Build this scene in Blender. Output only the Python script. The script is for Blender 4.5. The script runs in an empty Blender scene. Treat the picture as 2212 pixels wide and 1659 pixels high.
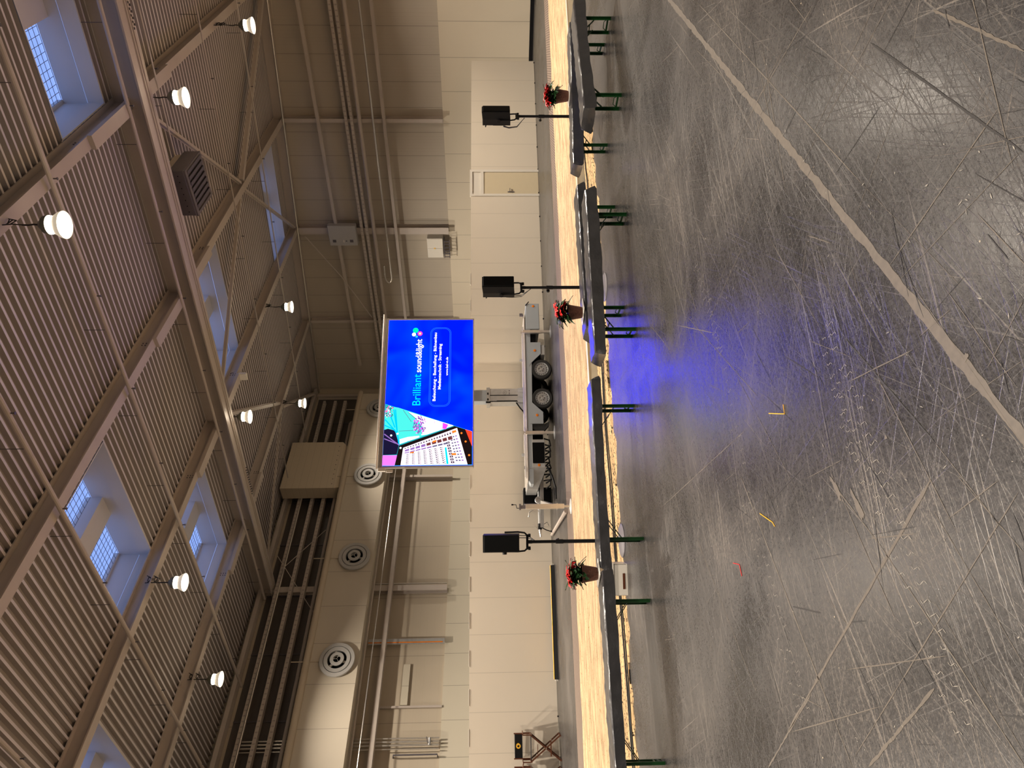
import bpy, math, random
from mathutils import Vector, Matrix
random.seed(7)
sc = bpy.context.scene
# ------------------------------------------------------------------ camera
PITCH, ROLL, YAW, FPX, EYE = -0.0294962, -0.00776467, 0.72657888, 1498.73, 1.75
fwd = Vector((-math.sin(YAW)*math.cos(PITCH), math.cos(YAW)*math.cos(PITCH), math.sin(PITCH)))
rt0 = Vector((math.cos(YAW), math.sin(YAW), 0)); up0 = rt0.cross(fwd)
rt = rt0*math.cos(ROLL) + up0*math.sin(ROLL); up = up0*math.cos(ROLL) - rt0*math.sin(ROLL)
cd = bpy.data.cameras.new('camera'); cam = bpy.data.objects.new('camera', cd); sc.collection.objects.link(cam)
M = Matrix.Identity(4)                      # the phone was held turned a quarter to the side
for i, v in enumerate((-up, rt, -fwd)):
    for k in range(3): M[k][i] = v[k]
M[0][3], M[1][3], M[2][3] = 0, 0, EYE
cam.matrix_world = M
cd.sensor_fit = 'HORIZONTAL'; cd.sensor_width = 36.0; cd.lens = 36.0*FPX/2212.0
cd.clip_start = 0.05; cd.clip_end = 300
sc.camera = cam
# ------------------------------------------------------------------ world + exposure
w = bpy.data.worlds.new('sky'); sc.world = w; w.use_nodes = True
bg = w.node_tree.nodes['Background']; bg.inputs[0].default_value = (0.30, 0.45, 1.0, 1); bg.inputs[1].default_value = 0.95
sc.view_settings.view_transform = 'Standard'; sc.view_settings.look = 'None'
sc.view_settings.gamma = 1; sc.view_settings.use_curve_mapping = False; sc.view_settings.exposure = 0.27
LAMP_W, RING_E = 225.0, 38.0
LAMP_COL = (1.0, 0.875, 0.735)
# ------------------------------------------------------------------ materials
def mat(name, col, rough=0.6, metal=0.0, noise=0.12, nscale=6.0, bump=0.0, bscale=40.0, spec=0.5, coat=0.0, emit=None, estr=0.0):
    m = bpy.data.materials.new(name); m.use_nodes = True
    nt = m.node_tree; b = nt.nodes['Principled BSDF']
    b.inputs['Roughness'].default_value = rough; b.inputs['Metallic'].default_value = metal
    b.inputs['Specular IOR Level'].default_value = spec
    if coat: b.inputs['Coat Weight'].default_value = coat; b.inputs['Coat Roughness'].default_value = 0.14; b.inputs['Coat IOR'].default_value = 1.6
    tc = nt.nodes.new('ShaderNodeTexCoord'); nz = nt.nodes.new('ShaderNodeTexNoise')
    nz.inputs['Scale'].default_value = nscale; nz.inputs['Detail'].default_value = 5
    nt.links.new(tc.outputs['Object'], nz.inputs['Vector'])
    mx = nt.nodes.new('ShaderNodeMix'); mx.data_type = 'RGBA'
    mx.inputs[6].default_value = (*[c*(1-noise) for c in col], 1); mx.inputs[7].default_value = (*[min(1, c*(1+noise)) for c in col], 1)
    nt.links.new(nz.outputs['Fac'], mx.inputs[0]); nt.links.new(mx.outputs[2], b.inputs['Base Color'])
    if bump:
        n2 = nt.nodes.new('ShaderNodeTexNoise'); n2.inputs['Scale'].default_value = bscale; n2.inputs['Detail'].default_value = 4
        nt.links.new(tc.outputs['Object'], n2.inputs['Vector'])
        bp = nt.nodes.new('ShaderNodeBump'); bp.inputs['Strength'].default_value = bump; bp.inputs['Distance'].default_value = 0.02
        nt.links.new(n2.outputs['Fac'], bp.inputs['Height']); nt.links.new(bp.outputs['Normal'], b.inputs['Normal'])
    if emit:
        b.inputs['Emission Color'].default_value = (*emit, 1); b.inputs['Emission Strength'].default_value = estr
    m['mx'] = mx.name
    return m
def math_node(nt, op, a, b=None, c=None):
    n = nt.nodes.new('ShaderNodeMath'); n.operation = op
    for i, v in enumerate((a, b, c)):
        if v is None: continue
        if isinstance(v, (int, float)): n.inputs[i].default_value = v
        else: nt.links.new(v, n.inputs[i])
    return n.outputs[0]
def joints(m, axis, x0, period, width=0.012, dark=0.45, rot=0.0, second=None):
    """thin dark panel joints every `period` along an axis of world space"""
    nt = m.node_tree; b = nt.nodes['Principled BSDF']; mx = nt.nodes[m['mx']]
    ge = nt.nodes.new('ShaderNodeNewGeometry'); sp = nt.nodes.new('ShaderNodeSeparateXYZ')
    if rot:
        mp = nt.nodes.new('ShaderNodeVectorRotate'); mp.rotation_type = 'Z_AXIS'; mp.inputs['Angle'].default_value = -rot
        nt.links.new(ge.outputs['Position'], mp.inputs['Vector']); nt.links.new(mp.outputs[0], sp.inputs[0])
    else: nt.links.new(ge.outputs['Position'], sp.inputs[0])
    def mask(ax, o, p, wd):
        t = math_node(nt, 'SUBTRACT', sp.outputs[ax], o - p*1000); t = math_node(nt, 'DIVIDE', t, p); t = math_node(nt, 'FRACT', t)
        return math_node(nt, 'LESS_THAN', t, wd/p)
    k = mask(axis, x0, period, width)
    if second:
        k2 = math_node(nt, 'MULTIPLY', mask(*second[:4]), second[4]); k = math_node(nt, 'MAXIMUM', k, k2)
    m2 = nt.nodes.new('ShaderNodeMix'); m2.data_type = 'RGBA'; m2.blend_type = 'MULTIPLY'
    nt.links.new(k, m2.inputs[0]); nt.links.new(mx.outputs[2], m2.inputs[6]); m2.inputs[7].default_value = (dark, dark, dark, 1)
    nt.links.new(m2.outputs[2], b.inputs['Base Color'])
    return m
def emis(name, col, s):
    m = bpy.data.materials.new(name); m.use_nodes = True; nt = m.node_tree; nt.nodes.remove(nt.nodes['Principled BSDF'])
    e = nt.nodes.new('ShaderNodeEmission'); e.inputs[0].default_value = (*col, 1); e.inputs[1].default_value = s
    nt.links.new(e.outputs[0], nt.nodes['Material Output'].inputs[0]); return m
BEIGE = (0.60, 0.50, 0.36)
m_paint = mat('cream_paint', (0.52, 0.44, 0.33), 0.5, noise=0.06, nscale=1.5)
m_steel = mat('painted_steel', (0.50, 0.44, 0.39), 0.45, noise=0.08, nscale=2)
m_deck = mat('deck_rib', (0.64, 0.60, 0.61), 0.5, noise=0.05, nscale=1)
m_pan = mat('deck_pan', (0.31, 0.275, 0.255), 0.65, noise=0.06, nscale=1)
m_sidingR = joints(mat('siding', (0.45, 0.395, 0.32), 0.6, noise=0.07, nscale=0.8), 0, -7.64, 1.056, 0.02, 0.55, second=(0, -7.3, 0.132, 0.01, 0.14))
m_plinthR = joints(mat('plinth_right', (0.64, 0.565, 0.44), 0.6, noise=0.04, nscale=0.6), 0, -7.44, 1.342, 0.02, 0.55)
m_sidingL = joints(mat('siding_left', (0.50, 0.43, 0.33), 0.6, noise=0.06, nscale=0.8), 1, 16.3, 2.62, 0.02, 0.6, second=(2, 0.0, 0.3, 0.012, 0.12))
m_plinthL = joints(mat('plinth_left', (0.58, 0.53, 0.42), 0.6, noise=0.04, nscale=0.6), 1, 17.66, 1.31, 0.02, 0.55)
m_duct = joints(mat('duct_sheet', (0.56, 0.50, 0.40), 0.5, noise=0.04, nscale=0.6), 1, 15.17, 1.6, 0.02, 0.6)
m_ductbig = joints(mat('duct_riser', (0.55, 0.47, 0.35), 0.5, noise=0.05, nscale=0.7), 2, 8.9, 0.32, 0.012, 0.75)
m_part = joints(mat('partition_panel', (0.70, 0.63, 0.52), 0.55, noise=0.03, nscale=0.7), 0, 0.19, 0.996, 0.012, 0.72, rot=math.radians(62))
m_white = mat('white_enamel', (0.72, 0.68, 0.60), 0.35, noise=0.03)
m_shaft = mat('skylight_lining', (0.60, 0.58, 0.56), 0.55, noise=0.04, nscale=1)
m_doorp = mat('door_paint', (0.64, 0.55, 0.38), 0.5, noise=0.03)
m_greysteel = mat('cabinet_grey', (0.42, 0.41, 0.39), 0.45, noise=0.05)
m_galv = mat('galvanised_steel', (0.55, 0.56, 0.56), 0.38, metal=0.75, noise=0.15, nscale=9)
m_trailer = mat('trailer_grey', (0.36, 0.39, 0.41), 0.4, noise=0.05, nscale=2)
m_alu = mat('brushed_aluminium', (0.70, 0.66, 0.60), 0.32, metal=0.8, noise=0.08, nscale=12)
m_black = mat('black_plastic', (0.006, 0.006, 0.007), 0.5, noise=0.2, spec=0.22)
m_blackgloss = mat('black_grille', (0.003, 0.003, 0.003), 0.7, noise=0.2, spec=0.1)
m_rubber = mat('tyre_rubber', (0.018, 0.017, 0.016), 0.7, noise=0.2, bump=0.3)
m_darkgrey = mat('dark_grey_metal', (0.10, 0.09, 0.10), 0.5, noise=0.1)
m_heater = mat('heater_sheet', (0.17, 0.15, 0.155), 0.45, metal=0.3, noise=0.12, nscale=5)
m_darkband = mat('dark_panel', (0.10, 0.085, 0.075), 0.35, noise=0.1)
m_green = mat('green_powder_coat', (0.008, 0.062, 0.014), 0.35, noise=0.15)
m_tarp = mat('grey_tarpaulin', (0.026, 0.026, 0.029), 0.30, noise=0.25, nscale=5, bump=0.5, bscale=9, spec=1.0, coat=0.3)
m_wood = mat('bench_board', (0.45, 0.28, 0.12), 0.5, noise=0.2, nscale=12)
m_darkwood = mat('stained_wood', (0.10, 0.030, 0.012), 0.38, noise=0.35, nscale=30)
m_orange = mat('amber_lens', (0.75, 0.20, 0.01), 0.25, noise=0.1)
m_yellow = mat('yellow_plastic', (0.85, 0.47, 0.04), 0.4, noise=0.05)
m_pot = mat('brown_textured_pot', (0.11, 0.036, 0.018), 0.6, noise=0.5, nscale=45, bump=0.6, bscale=60)
m_leaf = mat('dark_green_leaf', (0.012, 0.045, 0.012), 0.4, noise=0.5, nscale=20)
m_bract = mat('red_bract', (0.62, 0.012, 0.010), 0.45, noise=0.35, nscale=20)
m_board = mat('kickboard', (0.50, 0.47, 0.38), 0.5, noise=0.04)
m_cable = mat('black_cable', (0.010, 0.010, 0.010), 0.5)
m_tube = mat('pale_tube', (0.34, 0.29, 0.25), 0.5)
m_lampcap = mat('lamp_housing', (0.16, 0.17, 0.14), 0.35, metal=0.4)
m_bell = mat('lamp_bell', (0.55, 0.50, 0.42), 0.3, emit=(1, .85, .62), estr=0.35)
m_ring = emis('lamp_refractor', (1.0, 0.84, 0.62), RING_E)
m_lens = emis('lamp_lens', (1.0, 0.90, 0.74), 9.0)
# sand
def sand_mat(name, base, darkc, thr):
    m = bpy.data.materials.new(name); m.use_nodes = True; nt = m.node_tree; b = nt.nodes['Principled BSDF']
    b.inputs['Roughness'].default_value = 0.95; b.inputs['Specular IOR Level'].default_value = 0.1
    tc = nt.nodes.new('ShaderNodeTexCoord')
    mp = nt.nodes.new('ShaderNodeMapping'); mp.inputs['Scale'].default_value = (0.9, 5.5, 1)
    nt.links.new(tc.outputs['Object'], mp.inputs[0])
    n1 = nt.nodes.new('ShaderNodeTexNoise'); n1.inputs['Scale'].default_value = 1.6; n1.inputs['Detail'].default_value = 7; n1.inputs['Roughness'].default_value = 0.7
    nt.links.new(mp.outputs[0], n1.inputs['Vector'])
    n2 = nt.nodes.new('ShaderNodeTexNoise'); n2.inputs['Scale'].default_value = 26; n2.inputs['Detail'].default_value = 3
    nt.links.new(tc.outputs['Object'], n2.inputs['Vector'])
    r = nt.nodes.new('ShaderNodeValToRGB'); e = r.color_ramp.elements
    e[0].position = 0.42; e[0].color = (*[c*0.58 for c in base], 1); e[1].position = 0.58; e[1].color = (*base, 1)
    nt.links.new(n1.outputs['Fac'], r.inputs[0])
    r2 = nt.nodes.new('ShaderNodeValToRGB'); e = r2.color_ramp.elements
    e[0].position = thr; e[0].color = (0, 0, 0, 1); e[1].position = thr+0.03; e[1].color = (1, 1, 1, 1)
    nt.links.new(n2.outputs['Fac'], r2.inputs[0])
    mx = nt.nodes.new('ShaderNodeMix'); mx.data_type = 'RGBA'; mx.inputs[7].default_value = (*darkc, 1)
    nt.links.new(r2.outputs[0], mx.inputs[0]); nt.links.new(r.outputs[0], mx.inputs[6]); nt.links.new(mx.outputs[2], b.inputs['Base Color'])
    bp = nt.nodes.new('ShaderNodeBump'); bp.inputs['Strength'].default_value = 0.5; bp.inputs['Distance'].default_value = 0.02
    nt.links.new(n1.outputs['Fac'], bp.inputs['Height']); nt.links.new(bp.outputs[0], b.inputs['Normal'])
    return m
m_sand = sand_mat('yellow_sand', (0.56, 0.40, 0.235), (0.24, 0.14, 0.05), 0.64)
m_spill = sand_mat('spilled_sand', (0.58, 0.40, 0.21), (0.03, 0.022, 0.014), 0.58)
# woven mat
m_mat = mat('brown_mesh_mat', (0.22, 0.15, 0.12), 0.95, noise=0.1, spec=0.03)
nt = m_mat.node_tree; tc = nt.nodes.new('ShaderNodeTexCoord'); ck = nt.nodes.new('ShaderNodeTexChecker'); ck.inputs['Scale'].default_value = 22
ck.inputs[1].default_value = (0.23, 0.18, 0.145, 1); ck.inputs[2].default_value = (0.11, 0.085, 0.068, 1)
nt.links.new(tc.outputs['Object'], ck.inputs[0]); nt.links.new(ck.outputs[0], nt.nodes['Principled BSDF'].inputs['Base Color'])
# asphalt floor: dark, polished by use, scuffed in many directions
def floor_mat():
    m = bpy.data.materials.new('scuffed_asphalt'); m.use_nodes = True; nt = m.node_tree; b = nt.nodes['Principled BSDF']
    ge = nt.nodes.new('ShaderNodeNewGeometry'); pos = ge.outputs['Position']
    def noise(scale, detail=4, rough=0.55, vec=None, dist=0.0):
        n = nt.nodes.new('ShaderNodeTexNoise'); n.inputs['Scale'].default_value = scale; n.inputs['Detail'].default_value = detail
        n.inputs['Roughness'].default_value = rough; n.inputs['Distortion'].default_value = dist
        nt.links.new(vec if vec else pos, n.inputs['Vector']); return n.outputs['Fac']
    def ramp(src, a, b_, c0=0.0, c1=1.0):
        r = nt.nodes.new('ShaderNodeMapRange'); r.inputs[1].default_value = a; r.inputs[2].default_value = b_
        r.inputs[3].default_value = c0; r.inputs[4].default_value = c1; nt.links.new(src, r.inputs[0]); return r.outputs[0]
    def streak(angle, sx, sy, a, b_, off, det=3):
        rr = nt.nodes.new('ShaderNodeVectorRotate'); rr.rotation_type = 'Z_AXIS'; rr.inputs['Angle'].default_value = math.radians(angle)
        nt.links.new(pos, rr.inputs['Vector'])
        mp = nt.nodes.new('ShaderNodeMapping'); mp.inputs['Scale'].default_value = (sx, sy, 1); mp.inputs['Location'].default_value = (off, off*1.7, 0)
        nt.links.new(rr.outputs[0], mp.inputs[0])
        return ramp(noise(1.0, det, 0.5, mp.outputs[0]), a, b_)
    blot = ramp(noise(0.55, 6, 0.62, dist=0.6), 0.36, 0.66)
    fine = ramp(noise(42, 5, 0.7), 0.35, 0.7)
    s = [streak(-62, 0.45, 85, .60, .72, 3), streak(-90, 0.35, 70, .62, .73, 11), streak(-28, 0.5, 90, .62, .72, 23), streak(12, 0.5, 95, .64, .74, 31),
         streak(-75, 1.1, 120, .58, .75, 41), streak(-118, 0.6, 90, .63, .74, 57), streak(-84, 0.5, 45, .60, .74, 71, 4), streak(70, .9, 120, .62, .74, 83)]
    tot = s[0]
    for k in s[1:]: tot = math_node(nt, 'MAXIMUM', tot, math_node(nt, 'MULTIPLY', k, 0.8))
    # smeared dirt towards the seating
    dirt = math_node(nt, 'MULTIPLY', tot, 0.42)
    dirt = math_node(nt, 'ADD', dirt, math_node(nt, 'MULTIPLY', blot, 0.38))
    grit = ramp(noise(130, 3, 0.7), 0.42, 0.66)
    dirt = math_node(nt, 'ADD', dirt, math_node(nt, 'MULTIPLY', fine, 0.30))
    dirt = math_node(nt, 'ADD', math_node(nt, 'SUBTRACT', dirt, 0.12), math_node(nt, 'MULTIPLY', grit, 0.22))
    vo = nt.nodes.new('ShaderNodeTexVoronoi'); vo.inputs['Scale'].default_value = 9; nt.links.new(pos, vo.inputs['Vector'])
    chips = ramp(vo.outputs['Distance'], 0.05, 0.03); chips = math_node(nt, 'MULTIPLY', chips, ramp(noise(1.3, 3), 0.52, 0.6))
    cr = nt.nodes.new('ShaderNodeValToRGB'); e = cr.color_ramp.elements
    e[0].position = 0.0; e[0].color = (0.012, 0.0115, 0.0115, 1); e[1].position = 1.0; e[1].color = (0.21, 0.18, 0.15, 1)
    q = cr.color_ramp.elements.new(0.42); q.color = (0.041, 0.038, 0.037, 1)
    nt.links.new(dirt, cr.inputs[0])
    mx = nt.nodes.new('ShaderNodeMix'); mx.data_type = 'RGBA'; mx.inputs[7].default_value = (0.55, 0.44, 0.30, 1)
    nt.links.new(chips, mx.inputs[0]); nt.links.new(cr.outputs[0], mx.inputs[6]); nt.links.new(mx.outputs[2], b.inputs['Base Color'])
    rg = math_node(nt, 'ADD', math_node(nt, 'MULTIPLY', dirt, 0.24), 0.225); nt.links.new(rg, b.inputs['Roughness'])
    b.inputs['Specular IOR Level'].default_value = 0.55
    h = math_node(nt, 'ADD', math_node(nt, 'MULTIPLY', tot, 0.5), math_node(nt, 'MULTIPLY', noise(16, 4, 0.6), 0.9))
    bp = nt.nodes.new('ShaderNodeBump'); bp.inputs['Strength'].default_value = 0.35; bp.inputs['Distance'].default_value = 0.004
    nt.links.new(h, bp.inputs['Height']); nt.links.new(bp.outputs[0], b.inputs['Normal'])
    return m
m_floor = floor_mat()
m_scuff = mat('tan_scuff', (0.105, 0.088, 0.070), 0.5, noise=0.35, nscale=30)
m_scuffd = mat('dark_groove', (0.018, 0.016, 0.015), 0.5, noise=0.3, nscale=30)
m_scuffp = mat('pale_scrape', (0.24, 0.22, 0.19), 0.4, noise=0.3, nscale=30)
# window glass: thin clear pane
m_glass = bpy.data.materials.new('clear_pane'); m_glass.use_nodes = True; nt = m_glass.node_tree; nt.nodes.remove(nt.nodes['Principled BSDF'])
tr = nt.nodes.new('ShaderNodeBsdfTransparent'); tr.inputs[0].default_value = (0.93, 0.95, 0.97, 1); gl = nt.nodes.new('ShaderNodeBsdfGlossy'); gl.inputs['Roughness'].default_value = 0.05
mxs = nt.nodes.new('ShaderNodeMixShader'); mxs.inputs[0].default_value = 0.06
nt.links.new(tr.outputs[0], mxs.inputs[1]); nt.links.new(gl.outputs[0], mxs.inputs[2]); nt.links.new(mxs.outputs[0], nt.nodes['Material Output'].inputs[0])
# ------------------------------------------------------------------ mesh helpers
class MB:
    def __init__(s): s.v = []; s.f = []; s.mi = []; s.cur = 0; s.ch = []
    def add(s, vs, fs):
        o = len(s.v); s.ch.append((list(vs), list(fs))); s.v += [tuple(x) for x in vs]; s.f += [tuple(o+i for i in f) for f in fs]; s.mi += [s.cur]*len(fs); return s
    def box(s, a, b, M=None):
        x0, y0, z0 = a; x1, y1, z1 = b
        vs = [Vector(p) for p in ((x0,y0,z0),(x1,y0,z0),(x1,y1,z0),(x0,y1,z0),(x0,y0,z1),(x1,y0,z1),(x1,y1,z1),(x0,y1,z1))]
        if M is not None: vs = [M @ p for p in vs]
        return s.add(vs, ((0,3,2,1),(4,5,6,7),(0,1,5,4),(1,2,6,5),(2,3,7,6),(3,0,4,7)))
    def bbox(s, a, b, c=0.01):
        """box with chamfered edges"""
        lo = [min(p, q) for p, q in zip(a, b)]; hi = [max(p, q) for p, q in zip(a, b)]
        c = min(c, min(h-l for h, l in zip(hi, lo))*0.45); pts = []; 
        for sx in (0,1):
            for sy in (0,1):
                for sz in (0,1):
                    P = [(lo, hi)[k][i] for i, k in enumerate((sx, sy, sz))]; D = [c if k == 0 else -c for k in (sx, sy, sz)]
                    pts.append([(P[0], P[1]+D[1], P[2]+D[2]), (P[0]+D[0], P[1], P[2]+D[2]), (P[0]+D[0], P[1]+D[1], P[2])])
        vs = [p for t in pts for p in t]; I = lambda sx, sy, sz, k: ((sx*4+sy*2+sz)*3+k); fs = []
        for k, (u, v) in enumerate(((1,2),(0,2),(0,1))):
            for side in (0,1):
                q = []
                for (a_, b_) in ((0,0),(1,0),(1,1),(0,1)):
                    t = [0,0,0]; t[k] = side; t[u] = a_; t[v] = b_; q.append(I(*t, k))
                fs.append(q)
        for k in range(3):
            u, v = [i for i in range(3) if i != k]
            for a_ in (0,1):
                for b_ in (0,1):
                    t0 = [0,0,0]; t0[u] = a_; t0[v] = b_; t1 = list(t0); t1[k] = 1
                    fs.append([I(*t0,u), I(*t0,v), I(*t1,v), I(*t1,u)])
        for sx in (0,1):
            for sy in (0,1):
                for sz in (0,1): fs.append([I(sx,sy,sz,k) for k in range(3)])
        return s.add(vs, fs)
    def tube(s, pts, r, n=8, cap=True):
        pts = [Vector(p) for p in pts]; rs = r if isinstance(r, (list, tuple)) else [r]*len(pts); vs = []; fs = []; prev = None
        for i, p in enumerate(pts):
            t = (pts[min(i+1, len(pts)-1)]-pts[max(i-1, 0)]).normalized()
            if prev is None: a = t.orthogonal().normalized()
            else:
                a = prev - t*prev.dot(t); a = a.normalized() if a.length > 1e-6 else t.orthogonal().normalized()
            prev = a; b = t.cross(a)
            for k in range(n):
                an = 2*math.pi*k/n; vs.append(p + (a*math.cos(an)+b*math.sin(an))*rs[i])
        for i in range(len(pts)-1):
            for k in range(n): fs.append((i*n+k, i*n+(k+1)%n, (i+1)*n+(k+1)%n, (i+1)*n+k))
        if cap: fs.append(tuple(range(n))[::-1]); fs.append(tuple((len(pts)-1)*n+k for k in range(n)))
        return s.add(vs, fs)
    def lathe(s, prof, M=None, n=32, closed=False):
        """prof (r,h) revolved about local Z"""
        vs = []; fs = []
        for r_, h in prof:
            for k in range(n):
                an = 2*math.pi*k/n; p = Vector((r_*math.cos(an), r_*math.sin(an), h)); vs.append(M @ p if M is not None else p)
        m_ = len(prof)
        for i in range(m_-1 + (1 if closed else 0)):
            j = (i+1) % m_
            for k in range(n): fs.append((i*n+k, i*n+(k+1)%n, j*n+(k+1)%n, j*n+k))
        return s.add(vs, fs)
    def prism(s, poly, d, M=None):
        """poly list of (x,z) extruded along y by d=(y0,y1)"""
        n = len(poly); vs = [Vector((x, d[0], z)) for x, z in poly]+[Vector((x, d[1], z)) for x, z in poly]
        if M is not None: vs = [M @ v for v in vs]
        fs = [tuple(range(n)), tuple(range(2*n-1, n-1, -1))]+[(i, n+i, n+(i+1)%n, (i+1)%n) for i in range(n)]
        return s.add(vs, fs)
    def bar(s, a, b, w_, h, upv=(0,0,1)):
        """rectangular bar from a to b"""
        a = Vector(a); b = Vector(b); t = (b-a).normalized(); u = Vector(upv); x = t.cross(u)
        if x.length < 1e-4: x = t.cross(Vector((1,0,0)))
        x.normalize(); y = x.cross(t)
        vs = [p + x*sx*w_/2 + y*sy*h/2 for p in (a, b) for sx, sy in ((-1,-1),(1,-1),(1,1),(-1,1))]
        return s.add(vs, ((3,2,1,0),(4,5,6,7),(0,1,5,4),(1,2,6,5),(2,3,7,6),(3,0,4,7)))
    def each(s, name, m, parent, smooth=False, n=1):
        """every n added shapes become one object of their own"""
        out = []
        for i in range(0, len(s.ch), n):
            q = MB()
            for vs, fs in s.ch[i:i+n]: q.add(vs, fs)
            out.append(q.build(name, m, parent, smooth))
        return out
    def build(s, name, m=None, parent=None, smooth=False, at=None):
        me = bpy.data.meshes.new(name); me.from_pydata(s.v, [], s.f)
        ms = m if isinstance(m, (list, tuple)) else [m]
        for q in ms: me.materials.append(q)
        if len(ms) > 1: me.polygons.foreach_set('material_index', s.mi)
        if smooth: me.polygons.foreach_set('use_smooth', [True]*len(me.polygons))
        me.update(); me.validate()
        o = bpy.data.objects.new(name, me); sc.collection.objects.link(o)
        if smooth:
            try: me.set_sharp_from_angle(angle=math.radians(35))
            except Exception: pass
        if parent: o.parent = parent
        if at: o.location = at
        return o
def empty(name, loc=(0,0,0), rz=0.0, label=None, cat=None, group=None):
    o = bpy.data.objects.new(name, None); sc.collection.objects.link(o); o.location = loc; o.rotation_euler = (0,0,rz); o.empty_display_size = 0.2
    return tag(o, label, cat, group)
def tag(o, label=None, cat=None, group=None, kind=None):
    if label: o['label'] = label
    if cat: o['category'] = cat
    if group: o['group'] = group
    if kind: o['kind'] = kind
    return o
def struct(o): o['kind'] = 'structure'; return o
def dup(src, loc, rz=0.0, label=None, parent=None):
    c = src.copy(); sc.collection.objects.link(c)
    if parent is None: c.location = loc; c.rotation_euler = (0,0,rz)
    else: c.parent = parent
    if label: c['label'] = label
    for ch in list(src.children): dup(ch, None, parent=c)
    return c
R = math.radians; TH = R(62.0); EX, EY = math.cos(TH), math.sin(TH)
def SQ(s, q, z=0.0):       # hall grid turned with the partition: s along it, q towards the viewer
    return Vector((EX*s + EY*q, EY*s - EX*q, z))
# ------------------------------------------------------------------ room
XL, YR, XE, YE, SL = -26.76, 29.79, 14.0, -16.0, 0.0716
def zr(x, z0): return z0 - SL*(x - XL)          # heights that follow the roof pitch
DECK = 11.95
struct(MB().box((XL-.3, YE-.3, -.3), (XE+.3, YR+.3, 0)).build('floor', m_floor))
def wallpoly(name, pts, nrm, m):
    vs = [Vector(p) for p in pts]+[Vector(p)+Vector(nrm)*0.25 for p in pts]; n = len(pts)
    mb = MB(); mb.add(vs, [tuple(range(n)), tuple(range(2*n-1, n-1, -1))]+[(i, n+i, n+(i+1)%n, (i+1)%n) for i in range(n)])
    return struct(mb.build(name, m))
wallpoly('wall_right', [(XL,YR,0),(XE,YR,0),(XE,YR,zr(XE,13.0)),(XL,YR,13.0)], (0,1,0), m_sidingR)
wallpoly('wall_left', [(XL,YE,0),(XL,YR,0),(XL,YR,13.0),(XL,YE,13.0)], (-1,0,0), m_sidingL)
wallpoly('wall_back', [(XL,YE,0),(XE,YE,0),(XE,YE,zr(XE,13.0)),(XL,YE,13.0)], (0,-1,0), m_plinthR)
wallpoly('wall_near', [(XE,YE,0),(XE,YR,0),(XE,YR,zr(XE,13.0)),(XE,YE,zr(XE,13.0))], (1,0,0), m_plinthL)
struct(MB().box((XL, YR-.06, 0), (XE, YR, 3.73)).build('trim_1', m_plinthR))
struct(MB().box((XL, YE, 0), (XL+.06, YR-.06, 3.73)).build('trim_2', m_plinthL))
struct(MB().box((-9.2, YR-.14, 0), (XE, YR-.06, .14)).build('baseboard_right', m_black))
# ceiling: trapezoidal deck running down the roof pitch, with openings for the rooflights
PIT = 0.21; K0 = int((YE)/PIT)-1; K1 = int(YR/PIT)
def snap(y): return round(y/PIT)*PIT
SKY = [(-5.80,-1.20,13.97,16.10),(-16.50,-11.95,9.50,11.62),(-21.62,-17.10,13.30,15.58),(-21.62,-17.10,5.05,7.32),(-16.50,-11.90,18.48,20.52),(-16.50,-11.90,26.45,28.62),
       (-5.80,-1.20,5.05,7.2),(-5.80,-1.20,-4.2,-2.1),(-16.50,-11.95,0.6,2.7),(4.7,9.2,9.5,11.6)]
SKY = [(a,b,snap(c),snap(d)) for a,b,c,d in SKY]
mb = MB()
DR = 0.085
for k in range(K0, K1+1):
    y = k*PIT; segs = [(XL, XE)]
    for a, b, c, d in SKY:
        if c-1e-4 <= y and y+PIT <= d+1e-4:
            ns = []
            for p, q in segs:
                if b <= p or a >= q: ns.append((p, q)); continue
                if a > p: ns.append((p, a))
                if b < q: ns.append((b, q))
            segs = ns
    y1 = min(y+PIT, YR)
    if y1-y < .02: continue
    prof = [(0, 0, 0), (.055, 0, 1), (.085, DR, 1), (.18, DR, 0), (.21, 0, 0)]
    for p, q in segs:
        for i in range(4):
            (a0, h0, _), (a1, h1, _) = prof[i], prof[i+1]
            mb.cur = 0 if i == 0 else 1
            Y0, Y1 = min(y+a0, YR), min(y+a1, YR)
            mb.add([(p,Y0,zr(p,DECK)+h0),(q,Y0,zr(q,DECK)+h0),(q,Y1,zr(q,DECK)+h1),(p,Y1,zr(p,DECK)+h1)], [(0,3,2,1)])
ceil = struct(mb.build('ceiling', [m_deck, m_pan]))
# roof build-up above the deck, keeps daylight out except through the rooflights
mb = MB(); xs = sorted({XL-.25, XE+.25, *[v for q in SKY for v in q[:2]]}); ys = sorted({YE-.25, YR+.25, *[v for q in SKY for v in q[2:]]})
for i in range(len(xs)-1):
    for j in range(len(ys)-1):
        cx, cy = (xs[i]+xs[i+1])/2, (ys[j]+ys[j+1])/2
        if any(a < cx < b and c < cy < d for a, b, c, d in SKY): continue
        mb.add([(xs[i],ys[j],zr(xs[i],DECK+.12)),(xs[i+1],ys[j],zr(xs[i+1],DECK+.12)),(xs[i+1],ys[j+1],zr(xs[i+1],DECK+.12)),(xs[i],ys[j+1],zr(xs[i],DECK+.12))], [(0,3,2,1)])
rb = mb.build('roof_build_up', m_pan, ceil)
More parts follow.
